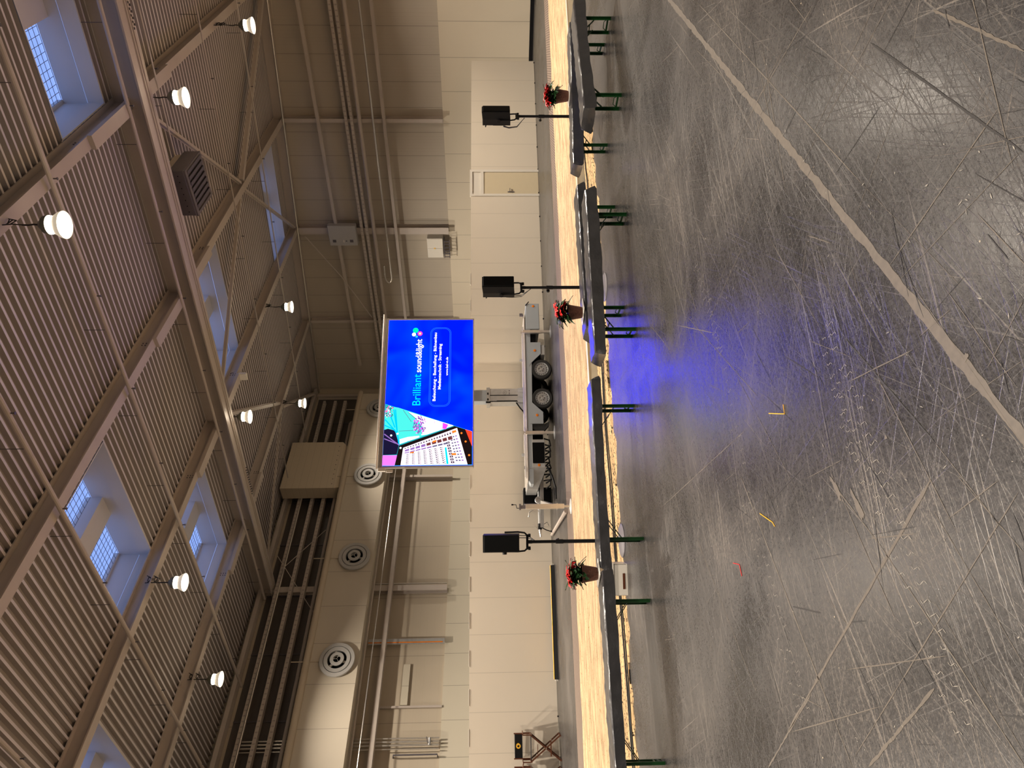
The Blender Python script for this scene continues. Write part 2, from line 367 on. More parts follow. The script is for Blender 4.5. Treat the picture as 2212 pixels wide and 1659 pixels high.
# rooflights
for i, (a, b, c, d) in enumerate(SKY):
    H = 0.9; mb = MB()
    def quad(p): mb.add(p, [(0,1,2,3)])
    lo, mid = -0.02, 0.36
    for (x0,y0,x1,y1) in ((a,c,b,c),(b,c,b,d),(b,d,a,d),(a,d,a,c)):
        quad([(x0,y0,zr(x0,DECK)+mid),(x1,y1,zr(x1,DECK)+mid),(x1,y1,zr(x1,DECK)+H),(x0,y0,zr(x0,DECK)+H)])
    g = 0.03                                   # lower curb stands slightly proud
    for (x0,y0,x1,y1) in ((a+g,c+g,b-g,c+g),(b-g,c+g,b-g,d-g),(b-g,d-g,a+g,d-g),(a+g,d-g,a+g,c+g)):
        quad([(x0,y0,zr(x0,DECK)+lo),(x1,y1,zr(x1,DECK)+lo),(x1,y1,zr(x1,DECK)+mid-.02),(x0,y0,zr(x0,DECK)+mid-.02)])
    for (x0,y0,x1,y1) in ((a,c,b,c+g),(a,d-g,b,d),(a,c,a+g,d),(b-g,c,b,d)):
        for zz in (lo, mid-.02): quad([(x0,y0,zr(x0,DECK)+zz),(x1,y0,zr(x1,DECK)+zz),(x1,y1,zr(x1,DECK)+zz),(x0,y1,zr(x0,DECK)+zz)])
    P = [(a+.08, a+1.78), (a+2.50, a+3.30)]
    bars = [(a, P[0][0]), (P[0][1], P[1][0]), (P[1][1], b)]
    for x0, x1 in bars:                        # closed curb parts between the panes
        mb.box((x0,c,0),(x1,d,.12), Matrix(((1,0,0,0),(0,1,0,0),(-SL,0,1,zr(0,DECK)+H),(0,0,0,1))))
    dv = (P[0][1], P[1][0])
    mb.box((dv[0],c,-.28),(dv[1],d,0), Matrix(((1,0,0,0),(0,1,0,0),(-SL,0,1,zr(0,DECK)+H),(0,0,0,1))))
    o = struct(mb.build('window_%d' % (i+1), m_shaft))
    wm = MB()
    for x0, x1 in P:
        MB_ = MB().add([(x0,c,zr(x0,DECK)+H+.06),(x1,c,zr(x1,DECK)+H+.06),(x1,d,zr(x1,DECK)+H+.06),(x0,d,zr(x0,DECK)+H+.06)], [(0,3,2,1)])
        MB_.build('pane', m_glass, o)
        n = int((x1-x0)/.17)
        for k in range(n+1):
            x = x0+(x1-x0)*k/n; wm.bar((x,c,zr(x,DECK)+H+.02),(x,d,zr(x,DECK)+H+.02),.008,.008)
        n = int((d-c)/.17)
        for k in range(n+1):
            y = c+(d-c)*k/n; wm.bar((x0,y,zr(x0,DECK)+H+.02),(x1,y,zr(x1,DECK)+H+.02),.008,.008)
    wm.build('safety_mesh', m_darkgrey, o)
# ------------------------------------------------------------------ steelwork
def ibeam(mb, y0, y1, x, zb, zt, w_, tf=.03, tw=.02):
    mb.box((x-w_/2,y0,zb),(x+w_/2,y1,zb+tf)); mb.box((x-w_/2,y0,zt-tf),(x+w_/2,y1,zt)); mb.box((x-tw/2,y0,zb+tf),(x+tw/2,y1,zt-tf))
BX = [(-0.70,'out over the near floor'),(-5.95,'carrying the nearest, largest lamp'),(-11.23,'midway along the main girder'),(-16.38,'in line with the far middle lamps'),(-21.66,'closest to the ventilation duct wall'),(4.55,'over the entrance side'),(9.8,'at the low end of the roof')]
GY = [16.65, 3.45, -9.75]
for x, d in BX:
    zb, zt = zr(x, 11.56), zr(x, DECK)-.005
    o = MB(); ibeam(o, YE, YR-.02, x, zb, zt, .26)
    b0 = o.build('roof_beam', m_steel); tag(b0, 'long cream steel roof beam under the ribbed deck, '+d, 'beam', 'roof beams')
    hb = MB()
    for gy in GY:
        for y0, y1 in ((gy-2.3, gy-.36), (gy+.36, gy+2.3)):
            hb.box((x-.15,y0,zb-.10),(x+.15,y1,zb-.002)); 
    hb.each('haunch_plate', m_steel, b0)
    sb = MB()
    for gy in (GY[:1] if -23 < x < -5 else []):
        for sgn in (-1, 1):
            for k in range(3):
                for kk in (0, 1): sb.lathe([(0,.012),(.018,.012),(.018,0)], Matrix.Translation((x+.012, gy+sgn*(2.35+.08*kk), zb+.1+k*.08)) @ Matrix.Rotation(R(90),4,'Y'), 8)
    sb.each('splice_bolt', m_darkgrey, b0)
for i, gy in enumerate(GY):
    mb = MB()
    T = Matrix(((1,0,0,0),(0,1,0,0),(-SL,0,1,zr(0,0)),(0,0,0,1)))
    mb.box((XL+.02,gy-.30,11.16),(XE-.02,gy+.28,11.20),T); mb.box((XL+.02,gy-.03,11.20),(XE-.02,gy+.01,11.94),T)
    g = mb.build('main_girder', m_steel)
    tag(g, ['deep cream main girder crossing the ceiling past the grey heater','deep cream main girder above the near floor, toward the camera','deep cream main girder over the rear of the hall'][i], 'girder', 'main girders')
    fb = MB(); fb.box((XL+.02,gy-.02,11.125),(XE-.02,gy+.02,11.16),T); fb.box((XL+.02,gy+.10,11.13),(XE-.02,gy+.115,11.16),T); fb.each('flange_rib', m_steel, g)
    bo = MB()
    for x0 in ((-4.4,-20.3) if i == 0 else ()):
        for k in range(11):
            for yy in (.17,.25): 
                x = x0+k*.13+(.06 if yy > .2 else 0); bo.lathe([(0,-.03),(.026,-.03),(.026,0)], Matrix.Translation((x,gy+yy,zr(x,11.16))), 6)
    bo.each('flange_bolt', m_darkgrey, g)
# wind bracing in the roof plane
def brace(name_label, a, b, w_=.09, h=.09):
    mb = MB(); mb.bar((a[0],a[1],zr(a[0],11.62)),(b[0],b[1],zr(b[0],11.62)),w_,h)
    mb.bar((a[0],a[1],zr(a[0],11.62)+h/2),(b[0],b[1],zr(b[0],11.62)+h/2),w_*1.5,.01)
    tag(mb.build('roof_brace', m_steel), name_label, 'brace', 'diagonal roof braces')
brace('diagonal roof brace starting beside the grey heater', (-6.2,17.1), (-11.0,23.1))
brace('diagonal roof brace running from the second bay to the right wall top', (-6.3,29.4), (-11.0,23.3), .16, .12)
brace('diagonal roof brace from mid bay to the right wall eave', (-11.4,23.4), (-16.1,29.2))
brace('diagonal roof brace leaning back towards the main girder', (-11.4,22.8), (-16.1,17.2))
brace('short roof brace just above the far central lamp', (-16.6,17.2), (-21.4,22.9), .12, .1)
brace('roof brace dying into the dark far corner', (-21.9,23.2), (-26.5,29.2), .12, .1)
brace('roof brace above the big duct riser', (-21.9,22.9), (-26.5,17.1), .07, .07)
# sprinkler pipes below the beams, parallel to the ribs
def roofpipe(y, r, x0, x1, lab, z0=11.44):
    t = empty('sprinkler_pipe', (0,0,0), 0, lab, 'pipe', 'ceiling sprinkler pipes')
    MB().tube([(x0,y,zr(x0,z0)),(x1,y,zr(x1,z0))], r, 10).build('pipe_run', m_steel, t, True)
    hs = MB(); hd = MB(); x = x0+1.3; k = 0
    while x < x1:
        hs.tube([(x,y,zr(x,z0)+r),(x,y,zr(x,DECK))], .008, 5)
        hd.tube([(x+.9,y,zr(x+.9,z0)-r),(x+.9,y,zr(x+.9,z0)-r-.07)], .014, 6); hd.lathe([(0,-.0),(.028,0),(.028,-.01),(0,-.01)], Matrix.Translation((x+.9,y,zr(x+.9,z0)-r-.07)), 8)
        x += 2.63
    hs.each('hanger_rod', m_darkgrey, t); hd.each('sprinkler_head', m_darkgrey, t, False, 2)
roofpipe(16.18, .045, XL+.3, 10, 'grey sprinkler pipe hugging the main girder on its left side')
roofpipe(12.45, .05, XL+.3, 10, 'stout sprinkler pipe crossing between the large lamp and the middle rooflight')
roofpipe(8.88, .05, XL+.3, 10, 'sprinkler pipe nearest the left edge, crossing in front of the double rooflight')
roofpipe(17.98, .022, -7.8, 10, 'short thin conduit ending at the grey heater')
roofpipe(21.65, .022, -25.0, 10, 'thin sprinkler pipe in the bay past the heater')
roofpipe(25.35, .022, XL+.3, 10, 'thin sprinkler pipe closest to the right wall')
roofpipe(5.2, .045, XL+.3, 10, 'sprinkler pipe over the near left floor')
# columns on the right wall
RC = [(-5.95,.16,'right of the cabinet, nearest the camera end'),(-11.23,.16,'above the white partition end, two bays right of the screen'),(-16.44,.34,'holding the upper grey cabinet'),(-21.72,.16,'directly right of the screen'),(-0.6,.16,'beyond the frame edge')]
for x, w_, d in RC:
    mb = MB(); ibz = zr(x, 11.5)
    mb.box((x-w_/2,YR-.36,3.73),(x+w_/2,YR-.33,ibz)); mb.box((x-.015,YR-.33,3.73),(x+.015,YR-.03,ibz)); mb.box((x-w_/2,YR-.04,3.73),(x+w_/2,YR-.005,ibz))
    tag(mb.build('wall_column', m_steel), 'cream steel column on the right wall, '+d, 'column', 'right wall columns')
def wallrun(name, z0, z1, p0, p1, m, lab, cat, x0=XL+.1, x1=XE-.1):
    mb = MB().box((x0,YR-p1,z0),(x1,YR-p0,z1)); return tag(mb.build(name, m), lab, cat)
wallrun('wall_girt', 8.88, 9.02, .37, .50, m_steel, 'upper cream horizontal wall rail crossing behind the grey cabinet', 'rail', -24.6)
wallrun('wall_girt', 6.12, 6.25, .37, .50, m_steel, 'lower cream horizontal wall rail above the pale plinth on the right wall', 'rail', -24.6)
mb = MB(); mb.box((XL+.1,YR-.5,10.9),(XL+.2,YR-.49,10.95))
# rails under the roof edge on the right wall (follow the pitch)
T = Matrix(((1,0,0,0),(0,1,0,0),(-SL,0,1,zr(0,0)),(0,0,0,1)))
mb = MB(); mb.box((XL+.1,YR-.32,11.55),(XE-.1,YR-.02,11.94),T); e1 = mb.build('eaves_beam', m_steel); tag(e1, 'sloping edge beam where the right wall meets the roof', 'beam')
mb = MB(); mb.tube([(XL+.2,YR-.5,zr(XL,11.50)),(XE-.2,YR-.5,zr(XE,11.50))], .035, 8); tag(mb.build('eaves_conduit', m_alu, None, True), 'thin pale conduit following the top of the right wall', 'conduit')
def tray(name, zc, yc0, lab, x0=-24.8, x1=XE-.1, along='x', h=.12, wid=.26, grp=None):
    t = empty(name, (0,0,0), 0, lab, 'cable tray', grp)
    mb = MB(); hl = mb
    if along == 'x':
        mb.box((x0,yc0,zc-h/2),(x1,yc0+.012,zc+h/2)); mb.box((x0,yc0+.012,zc-h/2),(x1,yc0+wid,zc-h/2+.012)); mb.box((x0,yc0+wid-.012,zc-h/2),(x1,yc0+wid,zc+h/2))
        x = max(x0, -25); mb.cur = 1
        while x < -4.5:
            hl.box((x,yc0-.002,zc-.03),(x+.05,yc0-.0005,zc-.012)); hl.box((x,yc0-.002,zc+.02),(x+.05,yc0-.0005,zc+.034)); x += .2
    else:
        mb.box((yc0-.012,x0,zc-h/2),(yc0,x1,zc+h/2)); mb.box((yc0-wid,x0,zc-h/2),(yc0-.012,x1,zc-h/2+.012)); mb.box((yc0-wid,x0,zc-h/2),(yc0-wid+.012,x1,zc+h/2))
        y = max(x0, 6); mb.cur = 1
        while y < x1-.2:
            hl.box((yc0+.0005,y,zc-.03),(yc0+.002,y+.05,zc-.012)); hl.box((yc0+.0005,y,zc+.02),(yc0+.002,y+.05,zc+.034)); y += .2
    mb.build('tray_channel', [m_steel, m_darkgrey], t)
    return t
G = 'perforated cable trays on the right wall'
tray('cable_tray', 7.77, YR-.52, 'upper of the two perforated cable trays along the right wall', grp=G)
tray('cable_tray', 7.54, YR-.52, 'lower of the two perforated cable trays along the right wall', grp=G)
tag(MB().tube([(-24.6,YR-.5,7.205),(XE-.1,YR-.5,7.205)], .085, 14).build('heating_pipe', m_steel, None, True), 'thick cream pipe just below the right wall cable trays', 'pipe')
pp = [(XE-.1,YR-.5,6.64),(-18.9,YR-.5,6.64)]+[(-18.9-.32*math.sin(R(a)),YR-.5,6.80-.16*math.cos(R(a))) for a in range(0,181,20)]+[(-18.9,YR-.5,6.96),(-18.55,YR-.5,6.96),(-18.3,YR-.42,6.97)]
tag(MB().tube(pp, .045, 10).build('metal_pipe', m_alu, None, True), 'bare metal pipe turning back in a loop halfway along the right wall', 'pipe')
tag(MB().tube([(-16.6,YR-.55,zr(-16.5,11.2)),(-19.0,YR-.55,9.0),(-21.3,YR-.55,7.9)], .025, 6).build('wall_tie_rod', m_steel, None), 'slim diagonal tie rod on the right wall beside the grey cabinet', 'tie rod')
# control cabinet + distribution box on the right wall
cb = empty('control_cabinet', (-16.50, YR-.40, 8.02), 0, 'large grey control cabinet mounted high on the right wall column', 'cabinet')
MB().bbox((-.52,-.30,0),(.52,.0,1.30),.02).build('housing', m_greysteel, cb)
MB().box((-.34,-.304,.18),(-.20,-.300,.34)).build('vent', m_darkgrey, cb); MB().box((-.34,-.304,.98),(-.20,-.300,1.14)).build('vent', m_darkgrey, cb)
MB().box((-.34,-.304,.60),(-.22,-.300,.65)).build('switch', m_white, cb); MB().lathe([(0,.01),(.03,.01),(.03,0)], Matrix.Translation((-.27,-.30,.50)) @ Matrix.Rotation(R(90),4,'X'), 10).build('knob', m_darkgrey, cb)
db = empty('distribution_box', (-17.33, YR-.40, 4.02), 0, 'cream two-door distribution box just above the wall plinth', 'electrical box')
MB().bbox((-.52,-.02,0),(.52,.395,.76),.015).build('housing', m_white, db)
MB().box((-.50,-.035,.02),(-.01,-.02,.74)).build('door', m_white, db); MB().box((.01,-.035,.02),(.50,-.02,.74)).build('door', m_white, db)
MB().prism([(-.05,.38),(.05,.38),(0,.47)],(-.038,-.035)).build('warning_sign', m_yellow, db)
ub = MB(); ub.box((-.55,-.02,-.32),(.45,.0,-.28)); ub.box((-.55,-.02,-.06),(.45,.30,-.03))
for k in range(6): ub.tube([(-.48+k*.17,-.01,-.3),(-.48+k*.17+.03*math.sin(k*2),-.01,-.03)], .025, 6)
ub.build('cable_bracket', m_darkgrey, db)
# ------------------------------------------------------------------ left wall with ventilation duct
XD = -25.42
dt = empty('ventilation_duct', (XD,0,6.88), 0, 'long cream ventilation duct with round outlets along the left wall', 'duct')
MB().box((XL+.45-XD,YE+.1,0),(0,27.9,1.86)).build('duct_channel', m_duct, dt)
MB().tube([(.02,YE+.1,1.95),(.02,28.0,1.95)], .13, 16).build('top_roll', m_paint, dt, True)
MB().box((-.88,YE+.1,-.06),(-.80,27.9,0)).build('support_rail', m_steel, dt)
# riser box
bd = empty('duct_riser', (XD, 22.75, 8.9), 0, 'wide cream sheet metal duct riser dropping from the roof onto the long duct', 'duct')
mb = MB(); mb.box((-.68,-1.45,.30),(.06,1.5,2.80)); mb.add([(-.68,-1.45,.30),(.06,-1.45,.30),(.06,1.5,.30),(-.68,1.5,.30),(-.68,-1.25,.02),(-.12,-1.25,.02),(-.12,1.3,.02),(-.68,1.3,.02)], [(0,1,5,4),(1,2,6,5),(2,3,7,6),(4,5,6,7)])
mb.build('riser_sheet', m_ductbig, bd)
rv = MB()
for k in range(9): rv.lathe([(0,.008),(.022,.008),(.022,0)], Matrix.Translation((.062,-1.2+k*.3,.42)) @ Matrix.Rotation(R(90),4,'Y'), 8)
rv.each('rivet', m_darkgrey, bd)
# round jet outlets
def outlet():
    o = empty('air_outlet', (XD, 12.84, 7.66), 0, 'round grey air outlet on the duct, nearest and largest of the row', 'air outlet', 'round air outlets on the duct')
    Mx = Matrix.Rotation(R(90),4,'Y')
    MB().lathe([(.52,0),(.66,.10),(.67,.16),(.655,.19),(.53,.20),(.525,.17)], Mx, 56).build('outer_ring', m_greysteel, o, True)
    MB().lathe([(.525,.19),(.50,.10),(.45,.03),(.37,.01),(.355,.04),(.36,.19),(.37,.20),(.42,.195),(.49,.205),(.505,.19)], Mx, 56).build('dish', m_greysteel, o, True)
    MB().lathe([(.14,.24),(.26,.235),(.27,.22),(.25,.16),(.20,.12),(.16,.08)], Mx, 40).build('hub_ring', m_greysteel, o, True)
    MB().lathe([(.0,.012),(.37,.012)], Mx, 30).build('throat', m_blackgloss, o)
    sp = MB()
    for a in (95, 215, 335):
        sp.bar((.235,0,0),(.235,.15*math.cos(R(a)),.15*math.sin(R(a))),.012,.012)
        sp.bar((.10,.2*math.cos(R(a+40)),.2*math.sin(R(a+40))),(.10,.36*math.cos(R(a+40)),.36*math.sin(R(a+40))),.03,.09)
    sp.each('spoke', m_alu, o)
    MB().bar((.02,.0,.66),(.02,.0,1.75),.03,.03,(0,1,0)).build('hanger', m_paint, o)
    return o
ao = outlet()
for y, lab in ((17.44,'round grey air outlet, second along the duct from the left'),(22.04,'round grey air outlet tucked at the lower left corner of the screen'),(26.64,'round grey air outlet half hidden behind the top of the screen'),(8.24,'round grey air outlet beyond the left frame edge')):
    dup(ao, (XD, y, 7.66), 0, lab)
wg = struct(MB().box((XL+.02,YE+.2,8.95),(XL+.05,YR-.5,11.45)).build('window_11', m_darkband))  # dark panel band across the upper left wall, with posts
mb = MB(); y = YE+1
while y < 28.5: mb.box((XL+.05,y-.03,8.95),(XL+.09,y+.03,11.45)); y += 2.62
mb.each('band_post', m_darkgrey, wg)
# trays, pipes and ledge above the duct
G = 'perforated cable trays above the duct'
tray('cable_tray', 10.94, -26.2, 'topmost of the three cable trays above the duct', YE+.1, 28.2, 'y', .13, .24, G)
tray('cable_tray', 10.35, -26.2, 'middle of the three cable trays above the duct', YE+.1, 28.2, 'y', .14, .24, G)
tray('cable_tray', 9.81, -26.2, 'lowest of the three cable trays above the duct', YE+.1, 28.2, 'y', .16, .24, G)
tag(MB().tube([(-26.1,YE+.1,10.80),(-26.1,27.8,10.80)], .028, 8).build('conduit', m_alu, None, True), 'slim bright conduit beneath the topmost tray above the duct', 'conduit')
tag(MB().tube([(-26.2,YE+.1,9.28),(-26.2,26.4,9.28),(-26.4,26.7,9.28),(-26.6,26.75,9.28)], .075, 12).build('water_pipe', m_steel, None, True), 'cream pipe running between the lowest tray and the duct', 'pipe')
tag(MB().box((XL+.02,YE+.1,11.58),(-26.35,YR-.4,11.75)).build('wall_plate', m_steel), 'cream ledge beam at the top of the left wall under the roof', 'beam')
tag(MB().box((-26.5,YE+.1,6.05),(-26.2,28.2,6.22)).build('wall_girt', m_steel), 'cream horizontal rail on the left wall below the duct', 'rail')
tag(MB().tube([(-25.6,YE+.1,6.44),(-25.6,27.5,6.44)], .022, 6).build('conduit', m_alu, None, True), 'thin pale conduit hanging below the duct', 'conduit')
tag(MB().tube([(-25.9,YE+.1,6.78),(-25.9,27.5,6.78)], .03, 6).build('conduit', m_steel, None, True), 'shaded conduit tucked behind the duct underside', 'conduit')
LC = [(16.60,'below the duct between the screen and the pipes'),(28.9,'in the dark far corner'),(22.9,'low behind the screen edge'),(3.4,'beyond the left frame edge')]
for y, d in LC:
    wd = .26 if y < 20 and y > 10 else .14
    mb = MB(); mb.box((-26.45,y-wd/2,3.73),(-26.42,y+wd/2,11.5)); mb.box((-26.45,y-.015,3.73),(XL+.07,y+.015,11.5)); mb.box((XL+.06,y-wd/2,3.73),(XL+.1,y+wd/2,11.5))
    tag(mb.build('wall_column', m_steel), 'cream steel column on the left wall, '+d, 'column', 'left wall columns')
for k, (dy, r_) in enumerate(((0,.02),(.13,.035),(.25,.035),(.37,.028))):
    tag(MB().tube([(-26.5,10.05+dy,3.75),(-26.5,10.05+dy,11.0)], r_, 10).build('vertical_pipe', m_alu, None, True), 'bare pipe on the left wall above the chairs, '+['leftmost of four','second of four from left','third of four from left','rightmost of four'][k], 'pipe', 'vertical pipes above the chairs')
tag(MB().tube([(-26.74,9.85,3.80),(-26.5,9.85,3.80),(-26.5,9.85,5.38),(-26.74,9.85,5.4)], .03, 8).build('valve_stub', m_darkgrey, None, True), 'short dark pipe stub beside the four vertical pipes', 'pipe')
t = empty('pipe_valves', (-26.45,10.3,4.1), 0, 'small valves with handles at the foot of the vertical pipes', 'valve')
MB().tube([(0,-.15,0),(0,.1,0)], .05, 8).build('valve_body', m_galv, t, True); MB().bar((.06,-.1,.05),(.06,.12,.12),.02,.03).build('valve_handle', m_darkgrey, t)
mb = MB(); mb.box((-26.5,14.05,3.73),(-26.46,14.28,6.8)); hh = mb.build('riser_tray', m_galv); tag(hh, 'narrow galvanised vertical cable tray on the left wall below the duct', 'cable tray')
MB().box((-26.46,14.10,3.8),(-26.45,14.14,6.8)).build('cable', m_orange, hh)
tag(MB().tube([(-26.5,16.85,3.75),(-26.5,16.85,6.9)], .03, 8).build('vertical_pipe', m_alu, None, True), 'thin pipe just right of the left wall column', 'pipe')
tag(MB().box((-26.69,11.58,3.73),(-26.64,11.66,6.1)).build('panel_post', m_steel), 'slim post dividing the left wall panels below the duct', 'post')
tag(MB().box((-26.72,11.7,5.05),(-26.66,13.3,5.32)).build('access_panel', m_plinthL), 'shallow rectangular panel on the left wall below the duct', 'panel')
# tension bracing by the end of the girder
for y0, z0, y1, z1, lab in ((18.0,zr(XL,11.2),15.2,9.1,'thin cream tie rod fanning down to the duct at the girder end'),(17.3,10.8,19.3,9.3,'thin second tie rod crossing the trays at the girder end')):
    tag(MB().tube([(-25.9,y0,z0),(-25.9,y1,z1)], .014, 6).build('tie_rod', m_steel, None, True), lab, 'tie rod')
# suspended unit heater
ht = empty('unit_heater', (-8.6,18.02,9.70), 0, 'grey louvred unit heater hanging under the roof beside the main girder', 'heater')
mb = MB(); mb.bbox((-.64,-.64,.02),(.64,.64,.42),.02); mb.build('casing', m_heater, ht)
fr = MB(); fr.box((-.64,-.64,-.02),(.64,-.52,.02)); fr.box((-.64,.54,-.02),(.64,.64,.02)); fr.box((-.64,-.52,-.02),(-.56,.54,.02)); fr.box((.56,-.52,-.02),(.64,.54,.02)); fr.build('louvre_frame', m_heater, ht)
for k in range(7):
    x = -.50+k*.16; lv = MB(); lv.add([(x,-.52,-.015),(x+.13,-.52,-.045),(x+.13,.54,-.045),(x,.54,-.015),(x,-.52,.0),(x+.13,-.52,-.03),(x+.13,.54,-.03),(x,.54,.0)],[(0,3,2,1),(4,5,6,7),(0,1,5,4),(1,2,6,5),(2,3,7,6),(3,0,4,7)]); lv.build('louvre', m_darkgrey, ht)
MB().bbox((-.6,-.60,.42),(.6,.5,.62),.02).build('fan_box', m_paint, ht)
hg = MB()
for sx in (-.5,.5):
    for sy in (-.5,.5): hg.tube([(sx,sy,.55),(sx,sy,zr(-8.6+sx,DECK)-9.7)], .012, 6)
hg.each('hanger_rod', m_steel, ht)
rvt = MB()
for k in range(7): rvt.lathe([(0,.006),(.014,.006),(.014,0)], Matrix.Translation((-.52+k*.17,-.64,.20)) @ Matrix.Rotation(R(90),4,'X'), 8)
rvt.each('screw', m_blackgloss, ht)
jb = empty('antenna_box', (-16.38,18.95,10.62), R(20), 'small white wired box hanging near the far end of the main girder', 'box')
MB().bbox((-.14,-.05,-.16),(.14,.06,.16),.03).build('housing', m_white, jb)
wb = MB()
for k in range(5): wb.tube([(.02*k-.05,.06,.1),(.05*k-.1,.2+.03*k,.25),(-.05+.03*k,.12,.48)], .008, 5)
wb.each('wire', m_cable, jb); MB().bar((0,.1,0),(0,.1,.5),.05,.05).build('bracket', m_steel, jb)
# ------------------------------------------------------------------ high-bay lamps
def lamp_light(x, y, z):
    l = bpy.data.lights.new('lamp_light', 'AREA'); l.shape = 'DISK'; l.size = .44; l.energy = LAMP_W; l.color = LAMP_COL; l.spread = math.radians(128)
    return l
def lampthing(first=None):
    t = empty('high_bay_lamp')
    MB().lathe([(0,.42),(.07,.42),(.10,.38),(.15,.34),(.165,.28),(.165,.25),(0,.25)], None, 28).build('housing', m_lampcap, t, True)
    MB().lathe([(.160,.25),(.150,.19),(.145,.16),(.05,.16)], None, 28).build('refractor_ring', m_ring, t, True)
    MB().lathe([(.145,.17),(.17,.14),(.22,.06),(.24,.0),(.232,.0),(.21,.06),(.16,.14),(.12,.16)], None, 32).build('bell', m_bell, t, True)
    MB().lathe([(0,.012),(.225,.012)], None, 32).build('lens', m_lens, t, True)
    MB().tube([(0,0,.42),(.01,0,.52),(-.01,.01,.62),(0,0,.72)], .016, 6).build('cord', m_cable, t, True)
    return t
lt = lampthing()
LD = lamp_light(0,0,0)
LP = [(-5.95,10.88,9.02,'nearest high-bay lamp, largest and brightest, hanging at the near ceiling edge'),(-5.95,17.0,8.93,'second largest high-bay lamp, hanging beside the main girder in front of the heater'),(-5.95,23.15,8.89,'high-bay lamp closest to the right wall near the frame edge'),
      (-16.3,10.51,9.93,'high-bay lamp hanging between the two left rooflights'),(-16.62,17.13,9.96,'high-bay lamp close beneath the far end of the main girder'),(-16.3,23.1,9.73,'high-bay lamp halfway to the far corner above the screen'),
      (-21.6,10.41,10.34,'high-bay lamp nearest the left wall duct trays'),(-21.6,23.1,10.18,'smallest, farthest high-bay lamp beside the duct riser')]
OFF = [(-5.95,4.7,9.0),(-5.95,-1.6,9.0),(-16.3,4.2,9.9),(-16.3,-2.0,9.9),(-21.6,4.1,10.3),(4.4,10.9,8.3),(4.4,17.0,8.3),(4.4,23.1,8.3),(4.4,4.7,8.3),(4.4,-1.6,8.3),(-5.95,-7.8,9.0),(-16.3,-8.2,9.9)]
for i, (x, y, z, *lab) in enumerate(LP+OFF):
    z -= .0
    if i == 0: o = lt; o.location = (x,y,z)
    else: o = dup(lt, (x,y,z))
    tag(o, lab[0] if lab else 'high-bay lamp out of frame above the near half of the hall', 'lamp', 'high-bay lamps under the roof beams')
    zb = zr(x, 11.56)-z
    cc = MB().tube([(0,0,.70),(.015,.0,.70+(zb-.7)*.5),(0,0,zb)], .011, 6).build('suspension_cord', m_cable, o, True)
    if i < 8:
        cc2 = MB().tube([(0,0,zb-.05),(.05,.09,zb-.16),(.02,.16,zb-.05),(-.03,.08,zb-.03),(0,.02,zb-.12),(.03,.10,zb-.2),(.0,.22,zb+.02)], .011, 6).build('cord_loop', m_cable, o, True)
    lo = bpy.data.objects.new('lamp_light', LD); sc.collection.objects.link(lo); lo.parent = o; lo.location = (0,0,-.01)
# ------------------------------------------------------------------ partition with door
def obox(mb, s0, s1, q0, q1, z0, z1):
    P = [SQ(s,q,z) for z in (z0,z1) for s,q in ((s0,q0),(s1,q0),(s1,q1),(s0,q1))]
    return mb.add(P, ((0,1,2,3),(7,6,5,4),(0,4,5,1),(1,5,6,2),(2,6,7,3),(3,7,4,0)))
QP = -20.82
mb = MB(); obox(mb, -9, 14.90, QP-.05, QP, .02, 2.43); obox(mb, 15.95, 21.07, QP-.05, QP, .02, 2.43); obox(mb, 14.90, 15.95, QP-.05, QP, 2.41, 2.43)
wp = struct(mb.build('wall_partition', m_part))
mb = MB(); s = -8.6
while s < 12: obox(mb, s, s+.42, QP-.055, QP+.012, 2.425, 2.445); s += .996
mb.each('top_clip', m_white, wp)
mb = MB(); s = -8.9
while s < 21: obox(mb, s-.02, s+.02, QP, QP+.03, 0, .03); s += .996
mb.each('floor_foot', m_black, wp)
dr = empty('door_1', SQ(15.42,QP), TH); struct(dr)
mb = MB(); mb.box((-.56,-.03,0),(-.47,.06,2.47)); mb.box((.47,-.03,0),(.56,.06,2.47)); mb.box((-.47,-.03,2.38),(.47,.06,2.47)); mb.box((-.47,-.03,1.98),(.47,.06,2.08)); mb.build('door_frame', m_white, dr)
MB().bbox((-.465,0,.01),(.465,.045,1.97),.006).build('door_leaf', m_doorp, dr)
MB().box((-.47,.01,2.08),(.47,.03,2.38)).build('transom', m_white, dr)
hd = MB(); hd.box((-.40,-.015,.88),(-.36,0,1.12)); hd.bar((-.38,-.05,1.04),(-.25,-.05,1.04),.02,.02); hd.bar((-.38,0,1.04),(-.38,-.05,1.04),.02,.02); hd.bar((-.30,-.02,.98),(-.30,-.02,.96),.02,.05); hd.build('door_handle', m_darkgrey, dr)
